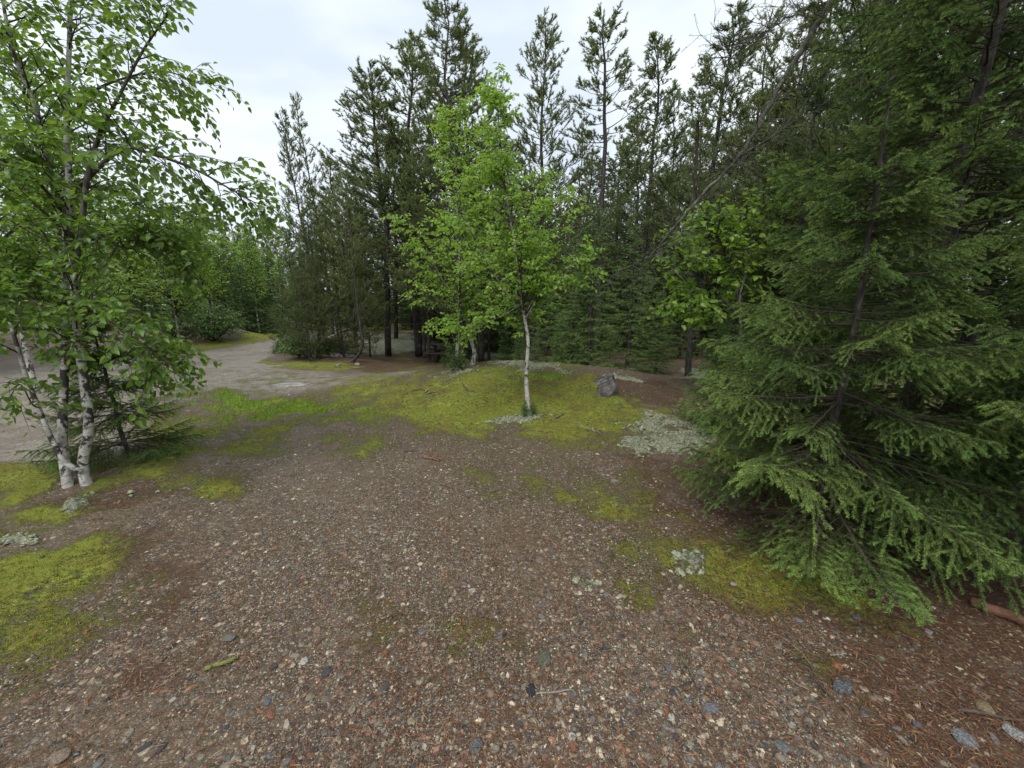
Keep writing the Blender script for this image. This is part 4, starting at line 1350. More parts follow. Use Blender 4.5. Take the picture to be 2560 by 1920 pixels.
for i, (px, py, y, mi, xy, lab) in enumerate([
    (30, 60, 5.6, 2, 0.8, "thick-trunked white birch right behind the near birch at the picture edge"),
    (-120, 150, 7.0, 0, 1.0, "birch at the far side of the near birch, mostly foliage"),
    (150, 330, 9.5, 2, 1.1, "leafy birch behind the near birch, first row beyond the road"),
    (270, 470, 12.5, 0, 1.3, "round-topped birch beyond the road, left of the red-brown bank"),
    (390, 520, 15.0, 2, 1.2, "birch on the bank with a forked trunk above the green bush"),
    (475, 540, 20.0, 0, 1.5, "bright green aspen crown behind the forked birch"),
    (560, 590, 27.0, 2, 1.7, "bright round birch crown at the bend of the road"),
    (630, 610, 30.0, 1, 1.4, "slim birch with bright white trunk at the road bend"),
    (500, 610, 24.0, 1, 1.4, "thin pale birch left of the slim white-trunked one at the bend"),
    (700, 640, 26.0, 1, 1.4, "young birch half hidden behind the roadside pine thicket"),
    (50, 400, 12.0, 0, 1.4, "wide leafy birch across the road behind the multi-stemmed birch"),
    (330, 560, 18.0, 0, 1.4, "aspen crown between the bank and the forest edge"),
    ]):
    b, H = top_to_tree(px, py, y)
    put_tree(BIRCHES[mi], "birch_tree", b, H / 7.0, i * 1.1, lab, "birch tree", xy=H / 7.0 * xy)
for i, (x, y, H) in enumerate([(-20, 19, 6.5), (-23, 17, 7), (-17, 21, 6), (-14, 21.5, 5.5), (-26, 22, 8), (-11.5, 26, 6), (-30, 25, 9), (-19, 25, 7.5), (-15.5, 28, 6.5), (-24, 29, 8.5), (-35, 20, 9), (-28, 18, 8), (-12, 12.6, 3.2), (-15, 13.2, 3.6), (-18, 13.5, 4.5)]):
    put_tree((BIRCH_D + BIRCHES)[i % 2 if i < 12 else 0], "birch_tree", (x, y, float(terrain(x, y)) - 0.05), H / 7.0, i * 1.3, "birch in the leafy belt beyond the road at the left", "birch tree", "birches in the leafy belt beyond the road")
for i in range(34):
    a = math.radians(-58 - 1.35 * i)
    d = 15.0 + 5.5 * ((i * 7) % 5) / 4
    x, y = d * math.sin(a), d * math.cos(a)
    if i % 3:
        put_tree(BIRCHES[i % 3], "birch_tree", (x, y, float(terrain(x, y)) - 0.05), (5.5 + (i % 4)) / 7.0, i * 1.3, "birch in the leafy wood left of the near birch", "birch tree", "birches in the wood left of the near birch")
    else:
        put_tree(PINES[(4, 6, 0)[i % 9 // 3]], "jack_pine", (x, y, float(terrain(x, y)) - 0.05), 0.8, i * 1.7, "jack pine in the leafy wood left of the near birch", "pine tree", "pines in the wood left of the near birch")
    x, y = (d + 6) * math.sin(a + .01), (d + 6) * math.cos(a + .01)
    put_tree(DARKSPR[i % 2], "dark_spruce", (x, y, float(terrain(x, y)) - 0.05), 0.9, i * 0.7, "dark spruce in the leafy wood left of the near birch", "spruce tree", "dark spruces in the wood left of the near birch", xy=1.2)
# conifers beyond the road
for i, (px, py, y, mi) in enumerate([(525, 548, 44, 0), (572, 530, 46, 4), (610, 560, 44, 0), (655, 575, 43, 4), (690, 560, 40, 2), (480, 560, 44, 2), (440, 575, 44, 0), (730, 590, 38, 4), (400, 560, 42, 2), (350, 560, 40, 0), (300, 540, 38, 2), (240, 520, 36, 4), (180, 520, 36, 0), (100, 500, 34, 2), (20, 500, 33, 0), (780, 600, 36, 2), (590, 600, 52, 2), (545, 590, 55, 0), (640, 600, 52, 0), (500, 600, 52, 4)]):
    b, H = top_to_tree(px, py, y)
    put_tree(PINES[mi], "jack_pine", b, H / 10.0, i * 1.9, "distant jack pine on the skyline beyond the bend of the road", "pine tree", "distant pines beyond the road", xy=H / 10.0 * 1.5)
for i, (x, y, H) in enumerate([(-15.5, 18.5, 3.2), (-13.2, 19.3, 3.6), (-17.5, 18.7, 3.4), (-11.8, 20.2, 3.0), (-20, 18, 3.4), (-22.5, 17.5, 3.6), (-19, 21, 4.5), (-15, 23, 4.5), (-10.5, 31, 4), (-14, 33, 5), (-18, 34, 5), (-21.5, 33, 5), (-25, 30, 5.5), (-26, 17, 4), (-30, 17, 4.5), (-12.5, 38, 5), (-16.5, 40, 5), (-21, 42, 6), (-26, 41, 6)]):
    put_tree(DARKSPR[i % 2], "dark_spruce", (x, y, float(terrain(x, y)) - 0.05), H / 6.0, i * 0.9, "dark low spruce beyond the road at the foot of the leafy belt", "spruce tree", "dark spruces beyond the road", xy=H / 6.0 * 1.5)

# bushes
def bush_meshes(seed, R, Hh, leaf, ns, mat):
    B = Broadleaf(seed, leaf)
    r = np.random.default_rng(seed)
    for i in range(ns):
        az = r.uniform(0, 6.28)
        rad = R * math.sqrt(r.random())
        hz = Hh * (1 - 0.45 * (rad / R) ** 2) * r.uniform(0.7, 1.05)
        P = B.limb([np.array([0.1 * math.cos(az), 0.1 * math.sin(az), -0.03]), np.array([rad * 0.6 * math.cos(az), rad * 0.6 * math.sin(az), hz * 0.55]), np.array([rad * math.cos(az), rad * math.sin(az), hz])], 0.012, 0.003, 4, 1.0, 1.0, 8)
        B.foliate(P, 0.15, 1.0, 7, 0.3 * R + 0.1, 3, 0.18, 26, up=0.2, droop=0.3, taper=0.3)
    tm = B.mb.mesh("stems", [M_twig])
    p, a, nn, s = B.leaves()
    mb = MB()
    mb.stamp(LEAF_S_V, LEAF_S_T, p, frames(a, nn), s)
    return tm, mb.mesh("foliage", [mat], smooth=False)
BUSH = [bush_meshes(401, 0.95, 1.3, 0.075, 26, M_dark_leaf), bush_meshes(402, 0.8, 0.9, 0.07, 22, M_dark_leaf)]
def put_bush(mi, px, py, s, label, sz=None, name="leafy_bush"):
    g = on_ground(px, py)
    root = empty(name, tuple(g), px * 0.37)
    root.scale = (s, s, sz or s)
    link("stems", BUSH[mi][0], root)
    link("foliage", BUSH[mi][1], root)
    return tag(root, label, "bush")
put_bush(0, 530, 850, 1.15, "round green bush beside the road at the foot of the red-brown bank", 1.25)
put_bush(1, 735, 884, 0.75, "low leafy bush under the road end of the pine thicket")
put_bush(1, 780, 893, 1.05, "broad leafy bush under the middle of the pine thicket")
put_bush(1, 845, 880, 0.8, "small leafy bush beside the grey bedrock slab", 0.7)
put_bush(1, 1905, 935, 1.3, "leafy bush in deep shade below the large-leaved sapling", 1.5)
put_bush(1, 1140, 923, 0.32, "tuft of dark leafy shoots around the foot of the left mound birch", 0.5, "shoot_tuft")
put_bush(1, 1322, 1044, 0.13, "few dark shoots sprouting at the foot of the slender birch", 0.28, "shoot_tuft")
put_bush(0, 440, 838, 0.8, "small bush on top of the red-brown bank", 0.7)

# ------------------------------------------------------------------ near spruces at the right and the one behind the left birch
BR = [spruce_branch_mesh(500 + i, 1.0, bare=(0.30, 0.15, 0.38)[i % 3]) for i in range(7)]
BRS = [spruce_branch_mesh(520 + i, 0.5, step=0.04, bare=0.1) for i in range(2)]
def near_spruce(x, y, H, spread, nb, seed, label, base=0.06, r0=0.055, dead=8, zmin=0.0, el0=-0.12, prof_pow=0.75):
    r = np.random.default_rng(seed)
    g = float(terrain(x, y))
    root = empty("spruce_tree", (x, y, g))
    tag(root, label, "spruce tree")
    mb = MB()
    n = 18
    P = np.stack([r.normal(0, 0.008, n).cumsum(), r.normal(0, 0.008, n).cumsum(), np.linspace(-0.1, H, n)], 1)
    mb.tube(P, np.linspace(r0, 0.006, n), 10, 0, 0.5, 0.12)
    mb.build("trunk", [M_bark], root)
    for i in range(nb):
        u = base + (0.98 - base) * (i + 0.5 * r.random()) / nb
        if r.random() < 0.8:
            wh = round(u * H / 0.26) * 0.26 / H
            u = min(0.98, max(base, wh + r.normal(0, 0.012)))
        z = u * H
        k = min(int(u * (n - 1)), n - 2)
        p = P[k] + (P[k + 1] - P[k]) * (u * (n - 1) - k)
        L = max(0.15, spread * (1 - u) ** prof_pow * r.uniform(0.75, 1.12))
        az = i * 2.39996 + r.normal(0, 0.25)
        el = el0 + 0.75 * u + r.normal(0, 0.07)
        me = BR[r.integers(0, 7)] if L > 0.42 else BRS[r.integers(0, 2)]
        s = L if L > 0.42 else L * 2
        o = link("branch", me, root, tuple(p))
        s2 = s if s < 1.25 else s
        o.scale = (s, min(s, 1.15) * r.uniform(0.9, 1.1), min(s, 1.1))
        o.rotation_euler = (r.normal(0, 0.12), -el, az)
    return root
near_spruce(2.16, 2.50, 2.75, 1.28, 112, 1, "nearest spruce at the right, its lowest boughs brushing the moss and gravel", base=0.10, el0=-0.26, r0=0.034, prof_pow=0.82)
near_spruce(3.66, 3.40, 6.4, 2.05, 165, 2, "tall spruce with a visible dark trunk and wide layered boughs behind the nearest spruce", base=0.10, r0=0.075, el0=-0.18)
near_spruce(3.15, 1.75, 3.6, 1.25, 110, 3, "spruce at the right picture edge, bluish boughs hanging in from the side", base=0.20, r0=0.05, el0=-0.30)
near_spruce(3.25, 4.6, 1.95, 1.25, 84, 4, "spruce behind the nearest one with pale fresh tips reaching toward the sapling", base=0.08, el0=-0.15)
near_spruce(5.2, 4.4, 6.5, 2.0, 110, 5, "dark spruce deep in the corner behind the tall visible-trunk spruce", base=0.06, r0=0.08)
near_spruce(4.6, 6.6, 5.2, 1.7, 90, 6, "spruce in shade behind the pale-tipped spruce, left of the dark corner one", base=0.05, r0=0.07)
near_spruce(5.2, 2.6, 5.0, 1.6, 70, 8, "spruce filling the dark gap behind the edge spruce", base=0.10, r0=0.07)
near_spruce(3.9, 0.75, 5.0, 1.6, 60, 9, "unseen spruce past the edge spruce, added to shade the lower right ground", base=0.16, r0=0.07)  # stands outside the view, added for its shade on the right foreground
near_spruce(-3.98, 3.80, 1.55, 0.78, 80, 7, "small dark spruce tucked behind the stems of the near birch", base=0.06, r0=0.022, el0=-0.05)

# drooping lichen-covered limbs of an old pine
def old_pine():
    r = np.random.default_rng(88)
    x, y = 6.2, 6.9
    g = float(terrain(x, y))
    root = empty("old_pine", (x, y, g))
    o = np.array([x, y, g])
    mb = MB()
    top = at_depth(2230, -260, 6.4)
    trunk = smooth_path([o + [0, 0, -0.1], o + [0.0, -0.05, 2.0], o + [-0.3, -0.15, 4.2], top], 24)
    mb.tube(trunk - o, np.linspace(0.13, 0.06, 24), 10, 0, 0.5, 0.15)
    mb.build("trunk", [M_bark], root)
    D = lambda px, py, d: at_depth(px, py, d)
    paths = [([top, D(2079, 0, 6.1), D(1982, 159, 6.0), D(1910, 289, 5.9), D(1838, 400, 5.8), D(1751, 492, 5.7), D(1669, 588, 5.6), D(1625, 640, 5.55), D(1548, 677, 5.5)], 0.046),
             ([top + [0.2, 0.1, -0.1], D(2175, 24, 6.2), D(2084, 140, 6.1), D(2021, 241, 6.0), D(1934, 338, 5.9), D(1852, 386, 5.8), D(1810, 430, 5.8)], 0.034),
             ([D(2079, 0, 6.1), D(1980, 40, 5.9), D(1900, 90, 5.8), D(1800, 150, 5.6)], 0.018),
             ([D(2120, 90, 6.1), D(2150, 200, 5.8), D(2160, 330, 5.6), D(2100, 480, 5.5)], 0.022)]
    nd = Needles(5)
    tw = MB()
    for pts, r0 in paths:
        P = smooth_path(pts, 40)
        P[1:-1] += r.normal(0, 0.012, (38, 3))
        lb = MB()
        lb.tube(P - o, np.linspace(r0, 0.006, 40), 7, 0, 0.5, 0.3)
        lb.build("limb", [M_lichen_twig], root)
        L = len(P)
        for q in range(int(110 * (r0 / 0.05) ** 0.4)):
            i = r.integers(3, L - 1)
            d = unit(r.normal(0, 1, 3) * np.array([1, 1, 0.7]) + np.array([-0.2, 0, -0.15]))
            l = r.uniform(0.25, 0.85)
            p = P[i]
            t = np.linspace(0, 1, 5)[:, None]
            Q = p + d * l * t + np.array([0, 0, -0.15]) * l * t ** 2 + r.normal(0, 0.04 * l, (5, 3)) * t
            tw.tube(Q - o, np.linspace(0.006, 0.002, 5), 3)
            for w in range(7):
                q0 = Q[r.integers(1, 5)]
                e = unit(d + r.normal(0, 0.8, 3))
                ll = l * r.uniform(0.15, 0.45)
                q1 = q0 + e * ll
                tw.tube(np.stack([q0, (q0 + q1) / 2 + r.normal(0, 0.02, 3), q1]) - o, np.array([0.003, 0.0024, 0.0015]), 3)
                if r.random() < 0.55:
                    nd.seg(np.stack([q0 + (q1 - q0) * 0.5, q1]) - o, 0, 0.3)
    nd.bake(tw, 110, 0.03, 0.004, fwd=0.8)
    tw.build("twigs", [M_lichen_twig, M_pine], root, smooth=False)['kind'] = 'stuff'
    c = link("crown", PINES[2][1], root)
    c.location = (-0.6, -0.3, 1.0)
    c.scale = (0.9, 0.9, 0.75)
    tag(root, "old pine with long drooping lichen-covered limbs reaching down over the sapling", "pine tree")
old_pine()

# ------------------------------------------------------------------ scattered ground cover (things nobody could count)
def polar(n, r0, r1, rng, power=0.0, half=62):
    u = rng.random(n)
    if power == 0:
        r = np.exp(math.log(r0) + (math.log(r1) - math.log(r0)) * u)
    else:
        r = (r0 ** power + (r1 ** power - r0 ** power) * u) ** (1 / power)
    th = np.radians(rng.uniform(-half, half, n))
    x, y = r * np.sin(th), r * np.cos(th)
    return x, y, r

def yaw_frames(n, rng, tilt=0.15):
    a = rng.uniform(0, 2 * np.pi, n)
    ax = np.stack([np.cos(a), np.sin(a), rng.normal(0, tilt, n)], 1)
    nn = unit(np.stack([rng.normal(0, tilt, n), rng.normal(0, tilt, n), np.ones(n)], 1))
    return frames(ax, nn)

def dome(k, rng):
    """low stone: ring on the ground, a shoulder ring and a top"""
    a = np.arange(k) * 2 * np.pi / k + rng.normal(0, 0.15, k)
    r0 = 0.5 * rng.uniform(0.85, 1.15, k)
    r1 = 0.36 * rng.uniform(0.75, 1.2, k)
    V = np.concatenate([np.stack([np.cos(a) * r0, np.sin(a) * r0, np.full(k, -0.12)], 1),
                        np.stack([np.cos(a + .1) * r1, np.sin(a + .1) * r1, rng.uniform(0.2, 0.33, k)], 1),
                        [[rng.normal(0, .05), rng.normal(0, .05), 0.36]]])
    T = []
    for i in range(k):
        j = (i + 1) % k
        T += [[i, j, k + j], [i, k + j, k + i], [k + i, k + j, 2 * k]]
    return V, np.array(T)

def scatter_gravel():
    rng = np.random.default_rng(901)
    x, y, r = polar(185000, 0.75, 13.0, rng)
    z = terrain(x, y)
    M = masks(x, y, z)
    bare = 1 - np.clip(1.15 * M['moss'], 0, 0.97)
    bare *= 1 - 0.9 * np.clip(M['lichen'], 0, 1)
    bare *= 1 - 0.62 * np.clip(M['duff'], 0, 1)
    bare *= np.clip(-0.35 + 2.3 * fbm(x * 0.8, y * 0.8, 71, 4) + 0.35 * sstep(-0.5, 1.2, x), 0.12, 1)
    keep = rng.random(len(x)) < bare
    x, y, z, r = x[keep], y[keep], z[keep], r[keep]
    n = len(x)
    s = np.exp(rng.normal(math.log(0.0062), 0.60, n))
    s = np.clip(s, 0.0035, 0.034)
    s = np.maximum(s, 0.0011 * r)
    mb = MB()
    def pyr():
        V, T = dome(5, rng)
        V = np.concatenate([V[:5], V[10:]])
        V[:5, 2] = rng.uniform(-0.1, 0.08, 5)
        return V, np.array([[i, (i + 1) % 5, 5] for i in range(5)])
    kinds = [pyr() for _ in range(3)] + [dome(4, rng), dome(5, rng), dome(5, rng), dome(4, rng)]
    small = s < 0.0105
    which = np.where(small, rng.integers(0, 3, n), rng.integers(3, 7, n))
    for k, (V, T) in enumerate(kinds):
        w = which == k
        m = int(w.sum())
        S = np.stack([s[w] * rng.uniform(1.0, 1.9, m), s[w], s[w] * rng.uniform(0.5, 1.3, m)], 1)
        mb.stamp(V, T, np.stack([x[w], y[w], z[w] - 0.08 * s[w]], 1), yaw_frames(m, rng, 0.2), S)
    o = mb.build("gravel", [M_pebble], smooth=False)
    tag(o, "loose mixed gravel scattered over the clearing and track", None, None, 'stuff')
    print("gravel", n)
scatter_gravel()

def scatter_litter():
    rng = np.random.default_rng(902)
    x, y, r = polar(130000, 0.75, 9.0, rng)
    z = terrain(x, y)
    M = masks(x, y, z)
    keep = rng.random(len(x)) < (0.27 + 0.7 * M['duff']) * (1 - 0.8 * M['road']) * (1 - 0.35 * M['moss']) * (0.3 + 1.2 * fbm(x * 2, y * 2, 81, 3))
    x, y, z, r = x[keep], y[keep], z[keep], r[keep]
    n = len(x)
    V = np.array([[-0.5, 0.03, 0], [-0.5, -0.03, 0], [0.0, 0.0, 0.10], [0.0, 0.07, 0.08], [0.5, 0.01, 0.0]], float)
    T = np.array([[0, 1, 2], [0, 2, 3], [3, 2, 4]])
    mb = MB()
    s = rng.uniform(0.018, 0.05, n)
    S = np.stack([s, np.maximum(s * 0.9, 0.004 * r + 0.012), s], 1)
    mb.stamp(V, T, np.stack([x, y, z + 0.004 + rng.random(n) * 0.006], 1), yaw_frames(n, rng, 0.15), S)
    tag(mb.build("needle_litter", [M_litter], smooth=False), "rust-brown fallen needles over gravel and soil", None, None, 'stuff')
scatter_litter()

def scatter_moss():
    rng = np.random.default_rng(903)
    x, y, r = polar(130000, 0.9, 12.0, rng)
    z = terrain(x, y)
    M = masks(x, y, z)
    keep = rng.random(len(x)) < sstep(0.25, 1.0, M['moss'] + 0.9 * (fbm(x * 7, y * 7, 91, 4) - 0.5)) * (1 - 0.9 * M['lichen'])
    x, y, z, r = x[keep], y[keep], z[keep], r[keep]
    m_ = M['moss'][keep]
    n = len(x)
    cush = (fbm(x * 6, y * 6, 51, 4) - 0.45) * 0.09 * np.clip(m_, 0, 1) * sstep(0.8, 2, r)
    TV, TT = [], []
    for i in range(5):
        a = i * 2.4
        c, s = math.cos(a), math.sin(a)
        k = len(TV)
        TV += [[c * 0.25 - s * 0.16, s * 0.25 + c * 0.16, 0], [c * 0.25 + s * 0.16, s * 0.25 - c * 0.16, 0], [c * 0.75, s * 0.75, 0.75 + 0.3 * (i % 2)]]
        TT.append([k, k + 1, k + 2])
    s = np.maximum(rng.uniform(0.007, 0.015, n), 0.0017 * r)
    mb = MB()
    mb.stamp(np.array(TV), np.array(TT), np.stack([x, y, z + cush - 0.001], 1), yaw_frames(n, rng, 0.3), s)
    tag(mb.build("moss", [M_moss], smooth=False), "yellow-green moss carpet on the mound and in patches", None, None, 'stuff')
    print("moss", n)
scatter_moss()

def scatter_lichen():
    rng = np.random.default_rng(904)
    x, y, r = polar(60000, 1.2, 22.0, rng)
    z = terrain(x, y)
    M = masks(x, y, z)
    keep = rng.random(len(x)) < sstep(0.35, 0.9, M['lichen'] + 0.9 * (fbm(x * 7, y * 7, 97, 3) - 0.5))
    x, y, z, r = x[keep], y[keep], z[keep], r[keep]
    n = len(x)
    # stray cushions on the moss
    mb = MB()
    kinds = []
    for q in range(4):
        k = 9
        V, T = [], []
        rows = 4
        for a in range(rows):
            ph = a / rows * math.pi / 2
            for b in range(k):
                th = b * 2 * math.pi / k + a * 0.3
                rad = 0.5 * math.cos(ph) * rng.uniform(0.62, 1.25)
                V.append([rad * math.cos(th), rad * math.sin(th), 0.38 * math.sin(ph) * rng.uniform(0.8, 1.25) - 0.05])
        V.append([0, 0, 0.42])
        for a in range(rows - 1):
            for b in range(k):
                c = (b + 1) % k
                T += [[a * k + b, a * k + c, (a + 1) * k + c], [a * k + b, (a + 1) * k + c, (a + 1) * k + b]]
        for b in range(k):
            T.append([(rows - 1) * k + b, (rows - 1) * k + (b + 1) % k, rows * k])
        kinds.append((np.array(V), np.array(T)))
    s = np.maximum(rng.uniform(0.018, 0.06, n), 0.0045 * r)
    which = rng.integers(0, 4, n)
    for k, (V, T) in enumerate(kinds):
        w = which == k
        m = int(w.sum())
        mb.stamp(V, T, np.stack([x[w], y[w], z[w] + 0.01], 1), yaw_frames(m, rng, 0.15), s[w])
    tag(mb.build("reindeer_lichen", [M_lichen], smooth=True), "pale grey-green reindeer lichen cushions on the ground", None, None, 'stuff')
    print("lichen", n)
scatter_lichen()

def scatter_grass():
    rng = np.random.default_rng(905)
    x, y, r = polar(160000, 3.5, 11.0, rng, 1.0, 45)
    z = terrain(x, y)
    M = masks(x, y, z)
    p = sstep(0.25, 0.8, M['grass']) + 0.05 * M['moss']
    keep = rng.random(len(x)) < p
    x, y, z, r = x[keep], y[keep], z[keep], r[keep]
    n = len(x)
    V = np.array([[0, 0.09, 0], [0, -0.09, 0], [0.12, 0, 0.6], [0.4, 0, 1.0]], float)
    T = np.array([[0, 1, 2], [0, 2, 3]])
    mb = MB()
    s = rng.uniform(0.025, 0.06, n)
    mb.stamp(V, T, np.stack([x, y, z], 1), yaw_frames(n, rng, 0.2), s)
    tag(mb.build("grass", [M_grass], smooth=False), "short bright grass growing in the track beside the moss", None, None, 'stuff')
    print("grass", n)
scatter_grass()

# ------------------------------------------------------------------ single stones
def rock_mesh(seed, sub=2, rough=0.22, flat=0.6, mats=None, sharp=0.0):
    import bmesh
    bm = bmesh.new()
    bmesh.ops.create_icosphere(bm, subdivisions=sub, radius=0.5)
    r = np.random.default_rng(seed)
    cuts = [(unit(r.normal(0, 1, 3)), r.uniform(0.30, 0.44)) for _ in range(7)]
    for v in bm.verts:
        p = np.array(v.co)
        for nrm, d in cuts:
            e = p @ nrm - d
            if e > 0:
                p = p - nrm * e * (0.6 + 0.4 * sharp)
        p = p * (1 + rough * 0.3 * r.normal())
        p[2] *= flat
        v.co = p
    me = bpy.data.meshes.new("stone")
    bm.to_mesh(me)
    bm.free()
    for m in mats or []:
        me.materials.append(m)
    me.polygons.foreach_set("use_smooth", np.full(len(me.polygons), True))
    return me
def stone_mat(name, a, b, c=None, nscale=30):
    return simple_mat(name, [(0.32, tuple(v * 0.55 for v in a)), (0.45, a), (0.56, b), (0.70, c or tuple(min(0.6, v * 1.5) for v in b))], nscale * 0.25, 0.5, 0.5, 0.05, 10, 0.5)
M_loose = island_mat("loose_stone", STONE_STOPS, 'CONSTANT', 0.5, 0.5, use_object=True)

named_stones = [
 # px, py, width px, stretch, height factor, colours, label
 (1329, 1720, 30, 1.05, 1.0, ((0.013, 0.014, 0.015), (0.030, 0.030, 0.032)), "shiny wet near-black pebble beside a thin twig in the gravel"),
 (1224, 1730, 27, 1.0, 1.1, ((0.198, 0.120, 0.075), (0.277, 0.189, 0.128)), "pale orange block-shaped pebble left of the shiny black one"),
 (962, 1630, 22, 1.0, 1.0, ((0.172, 0.076, 0.035), (0.224, 0.107, 0.052)), "brown-orange rounded pebble in the middle of the gravel"),
 (815, 1676, 32, 1.2, 0.8, ((0.040, 0.038, 0.038), (0.079, 0.076, 0.072)), "dark grey humped stone above a hollow, left part of the foreground gravel"),
 (2092, 1661, 25, 1.1, 0.9, ((0.238, 0.088, 0.035), (0.297, 0.126, 0.058)), "bright orange-red stone on dark duff near the spruce"),
 (2105, 1705, 62, 1.9, 0.5, ((0.046, 0.047, 0.049), (0.132, 0.135, 0.139)), "flat slate-blue stone with a dark top just below the orange-red one"),
 (2459, 1762, 44, 1.0, 0.95, ((0.145, 0.107, 0.052), (0.218, 0.170, 0.093)), "round tan cobble beside a long twig at the lower right"),
 (2408, 1838, 52, 1.1, 0.6, ((0.099, 0.101, 0.104), (0.198, 0.202, 0.197)), "broad blue-grey stone with pale crust below the round tan cobble"),
 (1775, 1760, 45, 1.4, 0.6, ((0.092, 0.095, 0.099), (0.172, 0.170, 0.174)), "speckled blue-grey stone right of centre in the foreground"),
 (1955, 1858, 50, 1.7, 0.55, ((0.086, 0.088, 0.087), (0.165, 0.164, 0.157)), "long grey speckled stone near the bottom edge"),
 (2540, 1825, 60, 1.4, 0.5, ((0.132, 0.132, 0.128), (0.297, 0.290, 0.267)), "white-crusted grey stone at the lower right corner"),
 (150, 1880, 60, 1.8, 0.5, ((0.172, 0.120, 0.081), (0.224, 0.176, 0.133)), "flat pinkish stone near the lower left corner"),
 (245, 1905, 26, 1.2, 0.8, ((0.132, 0.145, 0.139), (0.198, 0.208, 0.191)), "bluish pale stone beside the flat pinkish one"),
 (572, 1590, 36, 1.4, 0.6, ((0.106, 0.107, 0.090), (0.158, 0.158, 0.133)), "greenish-grey angular stone at the left of the gravel"),
 (1028, 1800, 24, 1.2, 0.7, ((0.277, 0.239, 0.145), (0.330, 0.290, 0.191)), "pale yellow chip in the foreground gravel"),
 (776, 1740, 26, 1.2, 0.8, ((0.198, 0.170, 0.099), (0.251, 0.214, 0.133)), "yellowish angular stone in the left foreground gravel"),
 (1360, 1638, 42, 1.0, 0.6, ((0.059, 0.069, 0.029), (0.132, 0.126, 0.104)), "grey stone with a green mossy side right of the gravel middle"),
 (1190, 1860, 40, 1.1, 0.6, ((0.086, 0.088, 0.087), (0.132, 0.132, 0.128)), "dark slate stone half sunk near the bottom middle"),
 (2320, 1575, 20, 1.2, 0.8, ((0.165, 0.158, 0.145), (0.251, 0.239, 0.215)), "pale grey stone on dark soil just below the hanging spruce tip"),
 (1834, 1457, 17, 1.3, 0.7, ((0.231, 0.220, 0.203), (0.330, 0.315, 0.290)), "small white stone on the shaded moss under the nearest spruce"),
 (525, 1040, 10, 1.6, 0.8, ((0.086, 0.095, 0.099), (0.145, 0.151, 0.151)), "small blue-grey stone on the mossy strip beside the road"),
 (1662, 1157, 16, 1.4, 0.5, ((0.079, 0.082, 0.081), (0.132, 0.132, 0.128)), "dark flat stone at the lower edge of the lichen patch"),
 (1537, 1198, 20, 1.3, 0.6, ((0.145, 0.145, 0.139), (0.238, 0.233, 0.215)), "grey stone near the track edge below the lichen patch"),
 (846, 910, 15, 1.2, 1.0, ((0.145, 0.139, 0.122), (0.238, 0.227, 0.197)), "pale rough stone left of the curved pine foot"),
 (893, 908, 18, 1.1, 1.1, ((0.165, 0.164, 0.145), (0.277, 0.271, 0.232)), "lichen-spotted pale stone right of the curved pine foot"),
]
for i, (px, py, wpx, st, hf, cols, lab) in enumerate(named_stones):
    g = on_ground(px, py + wpx * 0.25)
    dist = math.sqrt(g[0] ** 2 + g[1] ** 2 + (g[2] - CAM_H) ** 2)
    dep = g[1] * CP - (g[2] - CAM_H) * SP
    w = 0.92 * wpx * dep / FPX
    me = rock_mesh(800 + i, 3, 0.07, 0.7, sharp=1.0, mats= [stone_mat("stone_%s" % "abcdefghijklmnopqrstuvwxyz"[i % 26], cols[0], cols[1])])
    o = link("stone", me, None, (float(g[0]), float(g[1]), float(g[2]) + w / math.sqrt(st) * 0.08))
    o.scale = (w, w / st * 1.2, w * hf * 0.75)
    o.rotation_euler = (0.1, -0.08, 0.25 * math.sin(i * 2.7))
    tag(o, lab, "stone")

COLS = [("grey", (0.17, 0.165, 0.155), "ordinary mid-grey stone lying loose in the gravel among many like it", "mid-grey loose stones"),
        ("dark", (0.065, 0.064, 0.064), "ordinary dark grey stone lying loose in the gravel among many like it", "dark grey loose stones"),
        ("tan", (0.27, 0.235, 0.17), "ordinary tan stone lying loose in the gravel among many like it", "tan loose stones"),
        ("pink", (0.27, 0.17, 0.125), "ordinary pinkish stone lying loose in the gravel among many like it", "pinkish loose stones"),
        ("slate", (0.12, 0.13, 0.145), "ordinary slate-blue stone lying loose in the gravel among many like it", "slate-blue loose stones"),
        ("pale", (0.42, 0.40, 0.35), "ordinary whitish stone lying loose in the gravel among many like it", "whitish loose stones"),
        ("rust", (0.24, 0.10, 0.06), "ordinary rust-red stone lying loose in the gravel among many like it", "rust-red loose stones")]
BYCOL = []
for _n, _c, _l, _g in COLS:
    _m = simple_mat("loose_stone_" + _n, [(0.3, tuple(v * 0.6 for v in _c)), (0.5, _c), (0.7, tuple(min(0.6, v * 1.45) for v in _c))], 5, 0.5, 0.5, 0.1, 8, 0.5)
    BYCOL.append([rock_mesh(700 + i + len(BYCOL) * 9, 2, 0.10, 0.62, [_m], sharp=1.0) for i in range(4)])

